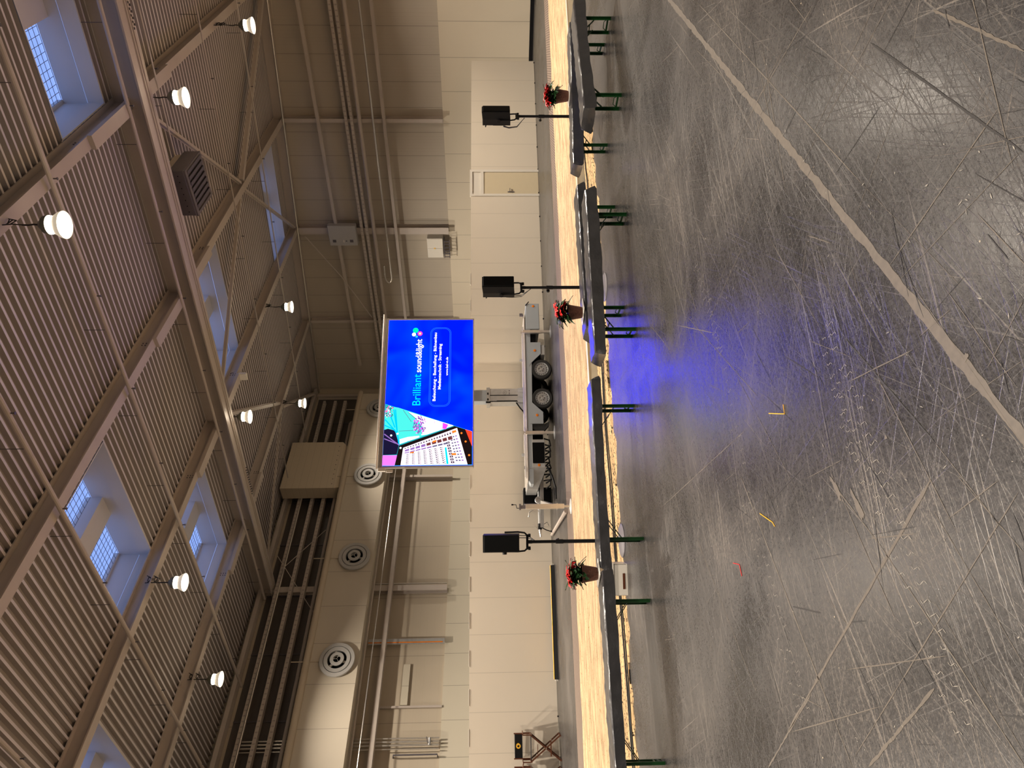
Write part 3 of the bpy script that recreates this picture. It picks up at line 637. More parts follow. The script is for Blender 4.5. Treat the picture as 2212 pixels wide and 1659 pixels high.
# ------------------------------------------------------------------ arena strip: mat, sand, kickboard, spill, cable
mb = MB(); P = [SQ(s,q,z) for z in (0.0,.008) for s,q in ((-9,-15.0),(26,-15.0),(26,-16.33),(-9,-16.33))]; mb.add([SQ(-9,-15.0,.008)-SQ(8,-15,0)]*0 or [], [])
def strip_obj(name, s0, s1, q0, q1, z, m, amp=0.0, ns=160, nq=20, edge=0.0):
    o_ = empty('tmp'); bpy.data.objects.remove(o_)
    mb = MB(); vs = []; fs = []
    for i in range(ns+1):
        s = s0+(s1-s0)*i/ns
        for j in range(nq+1):
            f = j/nq; q = q0+(q1-q0)*f
            if j == 0: q += edge*(math.sin(s*3.1)+math.sin(s*7.7+1)+.7*math.sin(s*17.3))*.5
            if j == nq: q += edge*(math.sin(s*2.3+2)+math.sin(s*9.1)+.7*math.sin(s*21.7))*.5
            zz = z*min(1, min(f, 1-f)*nq*.5) + (amp*(math.sin(q*9+.6*math.sin(s*.8))*.6+math.sin(q*23+s*.4)*.25+.3*math.sin(s*5+q*11)) if 0 < j < nq else 0)
            vs.append((s, -q, max(zz, .002 if 0 < j < nq else -.001)))
    for i in range(ns):
        for j in range(nq): a = i*(nq+1)+j; fs.append((a, a+1, a+nq+2, a+nq+1))
    mb.add(vs, fs); o = mb.build(name, m, None, True); o.rotation_euler = (0,0,TH)
    return o
# local frame of these strips: x = s, y = -q, turned by TH about the origin
o = strip_obj('floor_mat', -9, 25.2, -15.09, -16.33, .012, m_mat, 0, 60, 6); tag(o, 'brown perforated ground mat laid along the far edge of the sand', 'mat')
o = strip_obj('sand_track', -9, 25.2, -10.59, -15.07, .05, m_sand, .018, 320, 44, .05); tag(o, 'long strip of raked yellow sand between the kickboard and the brown mat', 'sand', kind='stuff')
o = strip_obj('spilled_sand', -9, 25.2, -9.52, -10.56, .03, m_spill, .010, 400, 12, .12); tag(o, 'yellow sand with dark crumbs spilled in front of the kickboard', 'sand', kind='stuff')
kb = empty('kickboard', (0,0,0), TH, 'long low grey board with white top edge holding in the sand', 'board')
MB().box((-9,10.565,0),(25.2,10.595,.145)).build('board_face', m_board, kb); MB().bbox((-9,10.55,.145),(25.2,10.61,.165),.006).build('top_edge', m_white, kb)
CP = [(-3.0,15.4),(-3.54,14.4),(-4.92,12.5),(-5.16,12.06),(-5.3,11.72),(-5.46,11.18),(-6.13,9.74),(-6.84,8.21),(-6.94,8.02),(-7.37,7.3),(-7.8,6.3),(-8.16,5.62),(-8.33,5.0),(-8.7,4.13),(-8.89,3.75),(-9.26,3.0),(-9.8,1.6)]
def smoothpts(P, z, n=6, wob=0.0):
    out = []
    for i in range(len(P)-1):
        p0, p1, p2, p3 = P[max(i-1,0)], P[i], P[i+1], P[min(i+2,len(P)-1)]
        for k in range(n):
            t = k/n; v = [0.5*((2*p1[a])+(-p0[a]+p2[a])*t+(2*p0[a]-5*p1[a]+4*p2[a]-p3[a])*t*t+(-p0[a]+3*p1[a]-3*p2[a]+p3[a])*t**3) for a in (0,1)]
            out.append((v[0]+wob*math.sin(i*2.1+t*3), v[1]+wob*math.cos(i*1.7+t*4), z))
    return out
tag(MB().tube(smoothpts(CP,.05), .011, 6).build('power_cable', m_cable, None, True), 'black cable lying on the spilled sand in front of the kickboard', 'cable')
tag(MB().tube(smoothpts([(p[0]+.06,p[1]-.09) for p in CP[6:]],.046,6,.03), .009, 6).build('speaker_cable', m_cable, None, True), 'second thinner black cable snaking beside the first on the spilled sand', 'cable')
# ------------------------------------------------------------------ marks on the floor
floor_o = bpy.data.objects['floor']
L = [((-3.71,3.18),(-3.63,1.24),.020),((-2.74,2.33),(-2.6,1.8),.012),((-2.6,1.8),(-2.44,.83),.012),((-1.97,1.68),(-1.91,1.29),.006),((-2.18,1.68),(-2.19,1.05),.006),((-2.1,1.77),(-4.27,1.67),.03),((-1.45,6.45),(-1.44,3.0),.012),((-1.44,3.0),(-1.42,2.12),.004),
     ((-.69,2.97),(-.67,2.37),.022),((-.94,4.11),(-1.72,4.65),.012),((-.93,2.97),(-1.6,2.97),.005),((-.92,2.17),(-1.62,2.47),.006),((-1.97,1.85),(-1.93,1.4),.006),((-1.89,1.9),(-1.43,1.71),.004),((-5.71,4.48),(-3.39,3.32),.012),
     ((-1.92,3.35),(-2.32,3.18),.007),((-1.71,2.75),(-1.9,2.44),.003),((-1.78,1.44),(-3.57,1.27),.010),((-4.92,3.53),(-4.58,2.02),.014),((-2.45,1.44),(-2.41,.86),.004),((-1.56,1.82),(-1.29,1.84),.006),((-3.63,4.96),(-3.07,3.31),.009),((-3.8,1.68),(-4.75,1.64),.022),((-2.71,1.21),(-3.47,1.19),.028)]
def ribbon(mb, a, b, w_, z, jit=.25, n=24):
    a = Vector((*a,0)); b = Vector((*b,0)); d = (b-a).normalized(); s_ = Vector((-d.y,d.x,0)); vs = []
    for i in range(n+1):
        p = a.lerp(b, i/n); w0 = w_*(.5+random.uniform(-jit,jit)*.5); w1 = w_*(.5+random.uniform(-jit,jit)*.5)
        if i in (0, n): w0 = w1 = w_*.1
        vs += [p+s_*w0+Vector((0,0,z)), p-s_*w1+Vector((0,0,z))]
    mb.add(vs, [(2*i,2*i+1,2*i+3,2*i+2) for i in range(n)])
mb = MB(); ribbon(mb, (-1.665,9.5), (-1.625,1.0), .050, .0012, .3, 160)
for a, b, w_ in L: ribbon(mb, a, b, w_*.5, .0014, .5)
for k in range(90):
    d = random.uniform(1.0, 9.5); an = YAW+R(90)+random.uniform(-.5,.5); x, y = d*math.cos(an), d*math.sin(an); t = random.choice((math.pi/2,math.pi/2,R(62),R(-20),R(118),R(150)))+random.uniform(-.12,.12); l = random.uniform(.15,1.3)
    ribbon(mb, (x,y), (x+l*math.cos(t), y+l*math.sin(t)), random.uniform(.002,.006), .0016, .4, 8)
tag(mb.build('scuff_marks', m_scuff, floor_o), kind='stuff')
mb = MB()
for a, b in (((-.92,3.37),(-.92,2.16)),((-2.09,2.68),(-1.97,1.85)),((-1.65,1.77),(-1.65,1.52)),((-3.64,2.12),(-3.35,1.91))): ribbon(mb, a, b, .009, .0018, .3)
for k in range(90):
    d = random.uniform(.9, 5); an = YAW+R(90)+random.uniform(-.5,.5); x, y = d*math.cos(an), d*math.sin(an); t = random.choice((math.pi/2,R(62),R(-25),R(118)))+random.uniform(-.15,.15); l = random.uniform(.08,.5)
    ribbon(mb, (x,y), (x+l*math.cos(t), y+l*math.sin(t)), random.uniform(.002,.005), .0018, .4, 6)
tag(mb.build('dark_grooves', m_scuffd, floor_o), kind='stuff')
mb = MB()
def zmark(x, y, s_, a):
    c, d = math.cos(a), math.sin(a)
    P = [(-.5,.35),(-.35,.0),(.35,.0),(.5,-.35)]; P = [(x+s_*(p*c-q*d), y+s_*(p*d+q*c)) for p, q in P]
    for i in range(3): ribbon(mb, P[i], P[i+1], .0035, .002, .3, 3)
for (a, b, n, s_) in (((-3.70,3.01),(-3.92,1.58),22,.05),((-3.82,3.01),(-4.04,1.58),22,.04),((-2.14,2.84),(-2.61,.97),30,.06),((-2.24,2.84),(-2.72,.97),28,.045),((-3.14,5.03),(-3.33,3.99),14,.07),((-2.35,2.59),(-2.53,2.0),12,.05),((-3.05,4.9),(-3.6,3.1),20,.05)):
    for k in range(n):
        t = k/n; x = a[0]+(b[0]-a[0])*t+random.uniform(-.02,.02); y = a[1]+(b[1]-a[1])*t
        if random.random() < .85: zmark(x, y, s_*random.uniform(.7,1.2), R(-10)+random.uniform(-.25,.25))
for k in range(26):                       # tyre tread along the seating
    t = k/26; zmark(-1.75-.9*t, 9.6-1.9*t, .3, R(35)); zmark(-2.05-.9*t, 9.9-1.9*t, .3, R(35))
for k in range(260):
    d = random.uniform(.9, 6); an = YAW+R(90)+random.uniform(-.5,.5); x, y = d*math.cos(an), d*math.sin(an)
    l = random.uniform(.008,.03); t = random.uniform(0,6.3); ribbon(mb, (x,y), (x+l*math.cos(t), y+l*math.sin(t)), random.uniform(.003,.007), .002, .4, 2)
tag(mb.build('tread_prints', m_scuffp, floor_o), kind='stuff')
def blob(x, y, a, l, w_, z=.0022, n=20):
    vs = []
    for k in range(n):
        t = 2*math.pi*k/n; r_ = 1+.22*math.sin(3*t+x*9)+.12*math.sin(7*t+y*5); p, q = l*.5*math.cos(t)*r_, w_*.5*math.sin(t)*r_
        vs.append((x+p*math.cos(a)-q*math.sin(a), y+p*math.sin(a)+q*math.cos(a), z))
    return vs
mb = MB()
for x, y, a, l, w_ in ((-2.72,2.24,1.55,.15,.035),(-2.62,2.05,1.5,.17,.04),(-1.6,1.93,.3,.035,.02),(-2.2,2.1,.2,.02,.02)): mb.add(blob(x,y,a,l,w_), [tuple(range(20))])
tag(mb.build('dried_patches', m_scuff, floor_o), kind='stuff')
for P, m_, lab in (([(-3.62,2.78),(-3.50,2.62),(-3.49,2.58)],m_yellow,'bent bit of yellow straw on the floor near the reflection'),([(-3.02,3.10),(-2.86,2.93),(-2.83,2.98)],m_yellow,'bent yellow stalk lying in the blue reflection on the floor'),([(-4.3,2.86),(-4.20,2.78),(-4.22,2.70)],m_bract,'tiny red V shaped scrap on the near left floor')):
    tag(MB().tube([(p[0],p[1],.004) for p in P], .003, 5).build('floor_scrap', m_), lab, 'scrap')
# ------------------------------------------------------------------ covered benches
def bench(loc, rz, lab, L_=2.2, seed=0, drop=.145, extra=(0,0), flare=.10, legs=(-.8,.8)):
    rnd = random.Random(seed)
    t = empty('bench', loc, rz, lab, 'bench', 'long benches with green legs under grey covers')
    MB().bbox((-L_/2+.03,-.125,.485),(L_/2-.03,.125,.515),.005).build('seat_board', m_wood, t)
    for lx in legs:
        lg = MB(); sg = 1 if lx > 0 else -1
        for sy in (-.11,.11):
            lg.box((lx-.018,sy-.018,.0),(lx+.018,sy-.012,.485)); lg.box((lx-.018,sy-.018,.0),(lx-.012,sy+.018,.485))
        lg.box((lx-.018,-.11,.03),(lx-.010,.11,.055)); lg.box((lx-.018,-.11,.44),(lx-.010,.11,.47))
        lg.tube([(lx-.014,-.09,.05),(lx-.014,-.05,.09),(lx-.014,.05,.09),(lx-.014,.09,.05)], .006, 5)
        lo = lg.build('leg', m_green, t)
        br = MB()
        for sy in (-.08,.08): br.bar((lx,sy,.24),(lx-sg*.34,sy,.48),.022,.008)
        br.bar((lx-sg*.1,-.08,.31),(lx-sg*.1,.08,.31),.012,.012); br.build('brace', m_green, lo)
    # cover
    hw = .185; nx = 70; prof = []
    xs = [-L_/2-extra[0]-.02 + (L_+extra[0]+extra[1]+.04)*i/nx for i in range(nx+1)]
    def z_(x, y): return .530+.003*math.sin(x*7+seed)+.003*math.sin(x*19+y*6+seed*2)+.0025*math.sin(x*41+y*9)
    vs = []; cols = [(-1,1.0),(-1,.66),(-1,.33),(-1,.05)]+[(0,f) for f in (-.92,-.5,0,.5,.92)]+[(1,.05),(1,.33),(1,.66),(1,1.0)]
    nc = len(cols)
    ph = [rnd.uniform(0,6) for _ in range(4)]
    for x in xs:
        wv = .005*math.sin(x*11+ph[0])+.004*math.sin(x*27+ph[1])
        dd = drop*(1+.07*math.sin(x*2.3+ph[2])+.03*math.sin(x*13+ph[3]))
        for c, f in cols:
            if c == 0: vs.append((x, hw*f, z_(x,f)))
            else: vs.append((x+.01*math.sin(f*3+x*9), c*(hw+.006+(wv+.012)*f), .527-dd*f))
    fs = [(i*nc+j, i*nc+j+1, (i+1)*nc+j+1, (i+1)*nc+j) for i in range(nx) for j in range(nc-1)]
    # folded ends
    for side in (0, 1):
        x = xs[0] if side == 0 else xs[-1]; sg = -1 if side == 0 else 1; base = (0 if side == 0 else nx)*nc; o0 = len(vs)
        for f, fl in ((.33,.3),(.66,.7),(1.0,1.0)):
            for k, yy in enumerate((-.92,-.5,0,.5,.92)):
                ed = flare*fl if abs(yy) > .9 else 0.0
                vs.append((x+sg*(.012+.35*ed*(1 if side else .8)), hw*yy*(1+.25*fl*(abs(yy) > .9)), .527-drop*f*(1-.15*(abs(yy) > .9))))
        for k in range(4):
            fs.append((base+4+k, base+5+k, o0+k+1, o0+k))
            for r_ in (0,1): fs.append((o0+r_*5+k, o0+r_*5+k+1, o0+(r_+1)*5+k+1, o0+(r_+1)*5+k))
        # gusset triangles at the corners
        for k, cc in ((0, 3), (4, 9)):
            ring = [base+cc, base+cc+(-1 if k == 0 else 1), base+cc+(-2 if k == 0 else 2), base+cc+(-3 if k == 0 else 3)]; inn = [base+(4 if k == 0 else 8), o0+k, o0+5+k, o0+10+k]
            for r_ in range(3): fs.append((ring[r_], ring[r_+1], inn[r_+1], inn[r_]))
    cm = MB(); cm.add(vs, fs); cv = cm.build('bench_cover', m_tarp, t, True)
    return t
def bpos(a, b):   # front foot points -> centre and heading
    dx, dy = b[0]-a[0], b[1]-a[1]; l = math.hypot(dx, dy); an = math.atan2(dy, dx); nx_, ny_ = -dy/l, dx/l
    if nx_*(-1)+ny_ < 0: nx_, ny_ = -nx_, -ny_
    return ((a[0]+b[0])/2+nx_*.115, (a[1]+b[1])/2+ny_*.115, 0), an
for (a, b, lab, kw) in (((-2.66,10.85),(-3.21,9.36),'nearest covered bench of the right-hand pair, its corner fold showing',dict(seed=1,drop=.155)),
    ((-3.12,11.21),(-4.16,10.02),'covered bench behind, carrying the rightmost poinsettia, with the wrinkled end',dict(seed=2,drop=.15)),
    ((-4.26,8.06),(-5.05,6.66),'front covered bench of the middle pair',dict(seed=3,drop=.145)),
    ((-4.56,8.94),(-5.31,7.39),'rear covered bench of the middle pair, carrying the middle poinsettia',dict(seed=4,drop=.12)),
    ((-5.85,6.14),(-6.65,4.79),'single covered bench in front of the screen reflection',dict(seed=5,drop=.115)),
    ((-6.92,4.13),(-7.60,2.69),'leftmost covered bench running out of the frame',dict(seed=6,drop=.12))):
    p, an = bpos(a, b); bench(p, an, lab, **kw)
# ------------------------------------------------------------------ poinsettias
def plant(loc, seed, lab, sc_=1.0, flat=1.0, dark=.5):
    rnd = random.Random(seed); t = empty('poinsettia', loc, 0, lab, 'potted plant', 'potted poinsettias on the benches')
    MB().lathe([(0,0),(.068,0),(.078,.02),(.100,.15),(.112,.19),(.112,.20),(.100,.20),(.095,.185),(0,.18)], None, 28).build('pot', m_pot, t, True)
    MB().bbox((-.13,-.11,-.008),(.16,.11,.004),.003).build('saucer', m_white, t)
    def leaf(mb, base, az, el, ln, wd, curl):
        d = Vector((math.cos(az)*math.cos(el), math.sin(az)*math.cos(el), math.sin(el))); s_ = Vector((-math.sin(az), math.cos(az), 0)); u = s_.cross(d)*-1
        pts = []; prof = [(0,.05),(.18,.55),(.38,.95),(.5,.80),(.6,.85),(.8,.45),(1,.02)]
        vs = []
        for f, wv in prof:
            c = base+d*ln*f+Vector((0,0,-curl*ln*f*f)); vs += [c-s_*wd*.5*wv+u*.004, c-u*.004, c+s_*wd*.5*wv+u*.004]
        fs = []
        for i in range(len(prof)-1): fs += [(3*i,3*i+1,3*i+4,3*i+3),(3*i+1,3*i+2,3*i+5,3*i+4)]
        mb.add(vs, fs)
    g = MB(); st = MB()
    for k in range(70):
        az = rnd.uniform(0,6.28); h = rnd.uniform(.19,.34); r0 = rnd.uniform(.01,.08)
        leaf(g, Vector((math.cos(az)*r0, math.sin(az)*r0, h)), az+rnd.uniform(-.3,.3), rnd.uniform(-.35,.75), rnd.uniform(.10,.17), rnd.uniform(.065,.105), rnd.uniform(.1,.5))
    fl = MB()
    for c in range(9):
        a0 = rnd.uniform(0,6.28) if c else 0; rr = (0 if c == 0 else rnd.uniform(.05,.11)); cx, cy = rr*math.cos(a0+c), rr*math.sin(a0+c); cz = .37+rnd.uniform(-.09,.02)*flat-rr*.3
        st.tube([(cx*.2,cy*.2,.17),(cx*.7,cy*.7,.28),(cx,cy,cz)], .005, 5)
        for k in range(9):
            az = k*.70+rnd.uniform(-.2,.2); leaf(fl, Vector((cx,cy,cz)), az, rnd.uniform(-.15,.45), rnd.uniform(.065,.12), rnd.uniform(.045,.07), rnd.uniform(.1,.6))
    st.build('stems', m_leaf, t); g.build('leaves', m_leaf, t, True); fl.build('red_bracts', m_bract, t, True)
    t.scale = (sc_,)*3
plant((-6.92,4.49,.545), 3, 'leftmost red poinsettia in a brown pot where two benches meet', .95, .5)
plant((-5.36,7.44,.545), 8, 'middle red poinsettia in a brown pot, right of the screen trailer', .98)
plant((-3.72,10.76,.545), 12, 'rightmost red poinsettia in a brown pot, beside a speaker stand', 1.0, .3)
# ------------------------------------------------------------------ loudspeakers on stands
def speaker(loc, head, lab, labs, side=0.0):
    st = empty('speaker_stand', (loc[0],loc[1],0), head, labs, 'speaker stand', 'round-base speaker stands')
    MB().lathe([(0,.035),(.06,.034),(.20,.022),(.225,.008),(.225,0),(0,0)], None, 40).build('base_plate', m_darkgrey, st, True)
    MB().tube([(0,0,.03),(0,0,.86)], .0255, 16).build('lower_tube', m_black, st, True); MB().tube([(0,0,.84),(0,0,1.24)], .021, 16).build('upper_tube', m_black, st, True)
    k = MB(); k.tube([(0,0,.80),(0,0,.90)], .030, 16); k.tube([(0,-.02,.86),(-.03,-.055,.86)], .010, 8); k.lathe([(0,.0),(.026,0),(.026,.02),(0,.02)], Matrix.Translation((.0,-.06,.87)) @ Matrix.Rotation(R(90),4,'X'), 16); k.build('clamp', m_black, st, True)
    kl = MB(); kl.lathe([(.012,.001),(.022,.001)], Matrix.Translation((0,-.082,.87)) @ Matrix.Rotation(R(90),4,'X'), 20); kl.box((-.015,-.024,.80),(.012,-.0228,.83)); kl.each('silver_label', m_alu, st)
    sp = empty('loudspeaker', (loc[0],loc[1],1.24), head, lab, 'loudspeaker', 'black loudspeakers on stands')
    # cabinet: front (grille) +y away from viewer turned by head, tapered back
    w0, w1, d0 = .115, .075, .29
    poly = [(-w0,.12),(w0,.12),(w0,-.01),(w1,-.13),(-w1,-.13),(-w0,-.01)]
    mb = MB(); n = len(poly); z0, z1 = .15, .63; vs = [(x,y,z0+.01*(y > .1)) for x, y in poly]+[(x*.99,y,z1+.012*(y > .1)) for x, y in poly]
    mb.add(vs, [tuple(range(n)), tuple(range(2*n-1,n-1,-1))]+[(i,(i+1)%n,n+(i+1)%n,n+i) for i in range(n)]); mb.build('cabinet', m_black, sp)
    MB().bbox((-w0+.004,.12,z0+.008),(w0-.004,.14,z1-.002),.012).build('grille', m_blackgloss, sp)
    MB().box((-.05,-.145,z0+.08),(.05,-.13,z0+.30)).build('rear_panel', m_blackgloss, sp)
    h = MB(); h.tube([(-.05,-.13,z1-.06),(-.05,-.165,z1-.05),(.05,-.165,z1-.05),(.05,-.13,z1-.06)], .010, 8); h.build('carry_handle', m_black, sp, True)
    yk = MB()
    for sx in (-1,1): yk.tube([(sx*(w0+.012),-.02,z0+.2),(sx*(w0+.016),-.02,z0+.02),(sx*.12,-.01,z0-.07),(sx*.09,0,z0-.10)], .012, 8)
    yk.bar((-.10,0,.045),(.10,0,.045),.03,.03); yk.tube([(0,0,-.02),(0,0,.05)], .024, 12)
    yk.build('yoke', m_black, sp, True)
    kn = MB()
    for sx in (-1,1): kn.lathe([(0,0),(.024,0),(.026,.03),(0,.03)], Matrix.Translation((sx*.085,0,.0)), 12)
    kn.lathe([(0,0),(.03,0),(.03,.03),(0,.03)], Matrix.Translation((w0+.02,-.02,z0+.2)) @ Matrix.Rotation(R(90),4,'Y'), 14); kn.each('knob', m_black, sp, True)
    ca = MB()
    for s_ in (0,.03): ca.tube([(.03-s_,-.17,z0+.12),(-.02-s_,-.22,z0+.02),(-.02-s_,-.20,z0-.12),(0,-.06,z0-.22),(0,-.028,-.1)], .006, 6)
    ca.each('signal_cable', m_cable, sp, True)
VA = YAW
speaker((-7.80,5.57), VA+R(183), 'black loudspeaker at the left, nearest of the three, grille facing the camera', 'black stand with round base at the left, behind the bench junction')
speaker((-5.94,8.90), VA+R(220), 'black loudspeaker in the middle, angled to the left', 'black speaker stand in the middle, right of the trailer tail')
speaker((-4.51,12.05), VA+R(226), 'black loudspeaker at the right with bluish lit side and hanging cables', 'black speaker stand at the right beside the rightmost poinsettia')
# white crate behind the bench junction
cr = empty('white_crate', (-7.98,5.10,0.0), R(50), 'white plastic crate with a dark handle slot on the sand behind the bench junction', 'crate')
mb = MB(); x0, x1, y0, y1, H_ = -.20,.20,-.13,.13,.20
mb.box((x0,y0,0),(x1,y1,.012)); mb.box((x0,y0,.012),(x0+.012,y1,H_)); mb.box((x1-.012,y0,.012),(x1,y1,H_)); mb.box((x0,y1-.012,.012),(x1,y1,H_)); mb.box((x0,y0,.012),(x1,y0+.012,H_)); mb.box((x0-.012,y0-.012,H_-.02),(x1+.012,y1+.012,H_)); mb.build('crate_shell', m_white, cr)
for sy in (y0-.003, y1+.001): MB().bbox((-.12,sy,.030),(.08,sy+.002,.062),.001).build('handle_slot', m_darkwood, cr)
# ------------------------------------------------------------------ screen trailer
tl = empty('screen_trailer', (-13.2,14.85,0), TH, 'grey trailer carrying a large lit advertising screen on a mast', 'trailer')
# local: x to the right along the trailer, y away from the viewer, z up
def part(name, mb, m, parent=tl, smooth=False, label=None):
    o = mb.build(name, m, parent, smooth)
    if label: o['label'] = label
    return o
fr = MB(); fr.prism([(2.57,.66),(2.57,.72),(1.7,.77),(-2.75,.77),(-2.9,.70),(-2.9,.62),(1.7,.60)],(0.02,1.75)); part('chassis', fr, m_trailer)
dk = MB(); dk.bbox((-2.82,-.01,.755),(2.2,1.76,.785),.008); dk.bbox((-2.75,.02,.795),(1.82,.08,.825),.01); dk.tube([(-2.7,.05,.84),(1.8,.05,.84)], .012, 6); part('deck_rail', dk, m_alu, label='bright aluminium deck rail')
bx = MB(); bx.bbox((1.73,.0,.32),(2.57,1.7,.72),.012); rbx = part('rear_box', bx, m_trailer); lc = MB(); lc.bar((2.50,-.01,.72),(2.62,-.01,.62),.03,.02); part('latch', lc, m_black, rbx)
part('battery_tray', MB().box((1.30,.05,.44),(1.58,.9,.66)), m_blackgloss)
p1 = MB(); p1.prism([(1.30,.31),(1.30,.66),(.55,.66),(.65,.60),(.94,.31)],(0,.03)); part('side_fairing', p1, m_trailer)
part('lower_box', MB().bbox((.92,.03,.19),(1.23,.5,.31),.008), m_greysteel)
p2 = MB(); p2.prism([(-1.19,.30),(-.85,.30),(-.56,.60),(-.56,.66),(-1.19,.66)],(0,.03)); part('side_fairing', p2, m_trailer)
part('wheel_arch', MB().prism([(.68,.58),(-.56,.60),(-.56,.66),(.68,.66)],(.01,.03)), m_trailer)
part('inner_frame', MB().box((-1.6,.30,.30),(1.3,1.4,.60)), m_blackgloss)
tb = MB(); tb.bbox((-2.46,.0,.285),(-1.65,.6,.64),.01); tbx = part('tool_box', tb, m_greysteel); tdo = MB(); tdo.bbox((-2.33,-.015,.30),(-1.74,.0,.63),.012); part('dark_hatch', tdo, m_blackgloss, tbx, label='black rounded hatch')
ns = MB(); v0 = [(-2.46,0,.26),(-2.46,0,.76),(-2.46,1.75,.76),(-2.46,1.75,.26),(-2.95,.45,.48),(-2.95,.45,.78),(-2.95,1.3,.78),(-2.95,1.3,.48)]; ns.add(v0, ((0,1,5,4),(1,2,6,5),(2,3,7,6),(3,0,4,7),(4,5,6,7),(0,3,2,1))); part('nose_cowl', ns, m_galv, label='tapered galvanised nose plate')
db_ = MB(); db_.bar((-2.4,.85,.34),(-3.95,.9,.37),.12,.10); db_.tube([(-2.6,.86,.45),(-3.95,.88,.45)], .022, 8); part('drawbar', db_, m_galv)
hc = MB(); hc.tube([(-3.55,.9,.43),(-3.98,.9,.43),(-4.2,.9,.41)], [.035,.045,.03], 10); hc.bar((-4.02,.9,.46),(-3.88,.9,.60),.03,.02); hc.bar((-3.5,.86,.45),(-3.45,.86,.62),.02,.02); hc.tube([(-3.45,.86,.60),(-3.52,.86,.72),(-3.66,.86,.74)], .018, 8); part('hitch', hc, m_alu, smooth=True)
gt = MB()
for k in range(7): gt.lathe([(.05,0),(.062,.012),(.05,.024)], Matrix.Translation((-3.86-k*.024,.9,.43)) @ Matrix.Rotation(R(90),4,'Y'), 12)
part('bellows', gt, m_black); gt = MB(); gt.tube([(-3.95,.9,.38),(-4.02,.9,.24),(-4.06,.9,.12),(-4.10,.85,.05)], .014, 6); gt.tube([(-3.9,.9,.40),(-3.8,.88,.22),(-3.9,.88,.18)], .008, 5); gt.each('plug_cable', m_black, tl)
jk = MB(); jk.lathe([(.0,.0),(.085,.0),(.10,.03),(.085,.05),(0,.05)], Matrix.Translation((-3.2,.8,.46)) @ Matrix.Rotation(R(90),4,'X'), 18); jk.lathe([(.055,.0),(.095,.0),(.095,.05),(.055,.05)], Matrix.Translation((-3.2,.76,.46)) @ Matrix.Rotation(R(90),4,'X'), 18); part('jockey_wheel', jk, m_galv, smooth=True)
# wheels
def wheel(x, y0, face):
    Mx = Matrix.Translation((x,y0,.30)) @ Matrix.Rotation(R(90)*face,4,'X')
    w_ = MB(); w_.lathe([(.20,-.085),(.27,-.09),(.295,-.07),(.302,-.03),(.302,.03),(.295,.07),(.27,.09),(.20,.085),(.195,0)], Mx, 40, True); wo = part('wheel', w_, m_rubber, smooth=True)
    r_ = MB(); r_.lathe([(.205,-.08),(.205,.078),(.198,.088),(.190,.078),(.185,.05),(.150,.045),(.140,.062),(.095,.066),(.09,.045),(.045,.045),(.04,.075),(0,.078)], Mx, 40); h = r_; h.cur = 1
    for k in range(16):
        a = 2*math.pi*k/16; h.lathe([(0,.001),(.012,.001)], Mx @ Matrix.Translation((.165*math.cos(a),.165*math.sin(a),.052)), 8)
    for k in range(5):
        a = 2*math.pi*k/5; h.lathe([(0,.012),(.011,.012),(.011,0)], Mx @ Matrix.Translation((.067*math.cos(a),.067*math.sin(a),.048)), 6)
    part('rim', r_, [m_galv, m_blackgloss], wo, True)
for x in (.47,-.42): wheel(x, .11, 1); wheel(x, 1.62, -1)
mg = MB()
for x in (-.98,): 
    pts = [(x+.36*math.cos(R(a)), .30+.36*math.sin(R(a))) for a in range(180,300,10)]
mg.prism([(-1.02,.62),(-1.30,.62),(-1.42,.45),(-1.38,.28),(-1.22,.14),(-1.1,.12),(-1.18,.26),(-1.15,.5)],(.06,.26)); part('mud_guard', mg, m_rubber)
for x, z in ((2.48,.49),(1.04,.48),(-.94,.47),(-2.38,.46)):
    part('side_marker', MB().lathe([(0,.02),(.03,.018),(.04,0)], Matrix.Translation((x,0,z)) @ Matrix.Rotation(R(90),4,'X'), 16), m_orange, smooth=True)
def outrigger(x, y, ztop, r0, padr, arm=None):
    t = MB(); t.bbox((x-r0,y-r0,.30),(x+r0,y+r0,ztop),.006); t.box((x-r0*.75,y-r0*.75,.03),(x+r0*.75,y+r0*.75,.32)); t.box((x-r0*.5,y-r0*.5,ztop),(x+r0*.5,y+r0*.5,ztop+.04)); t.box((x-r0,y-.01,ztop+.02),(x+r0,y+.01,ztop+.06))
    if arm: t.bar(*arm)
    o = part('outrigger_leg', t, m_alu, label='pale support leg')
    part('foot_pad', MB().lathe([(0,.035),(.05,.035),(.19,.012),(.19,0),(0,0)], Matrix.Translation((x,y,0)), 28), m_galv, o, True)
outrigger(1.61,-.06,.83,.045,.19); outrigger(-1.475,-.06,.83,.045,.19)
# front leg swung out towards the viewer
fx, fy = -4.12, -3.27
t = MB(); t.bbox((fx-.052,fy-.052,.16),(fx+.052,fy+.052,1.02),.006); t.tube([(fx,fy,.03),(fx,fy,.17)], .03, 10); t.box((fx-.058,fy-.058,.30),(fx+.058,fy+.058,.33)); t.bar((fx,fy,.36),(-3.25,.80,.36),.08,.08)
o = part('outrigger_leg', t, m_alu, label='front support leg swung out on its arm'); 
part('foot_pad', MB().lathe([(0,.04),(.05,.04),(.17,.015),(.17,0),(0,0)], Matrix.Translation((fx,fy,0)), 28), m_white, o, True)
cr_ = MB(); cr_.box((fx-.04,fy-.03,1.02),(fx+.03,fy+.03,1.12)); cr_.box((fx-.065,fy-.04,1.12),(fx+.06,fy+.04,1.16)); part('gearbox', cr_, m_darkgrey, o)
ck = MB(); ck.tube([(fx-.03,fy,1.14),(fx-.03,fy,1.21),(fx+.05,fy,1.23),(fx+.05,fy,1.29)], .009, 8); ck.tube([(fx+.05,fy,1.29),(fx+.05,fy,1.33)], .018, 10); part('crank_handle', ck, m_black, o)
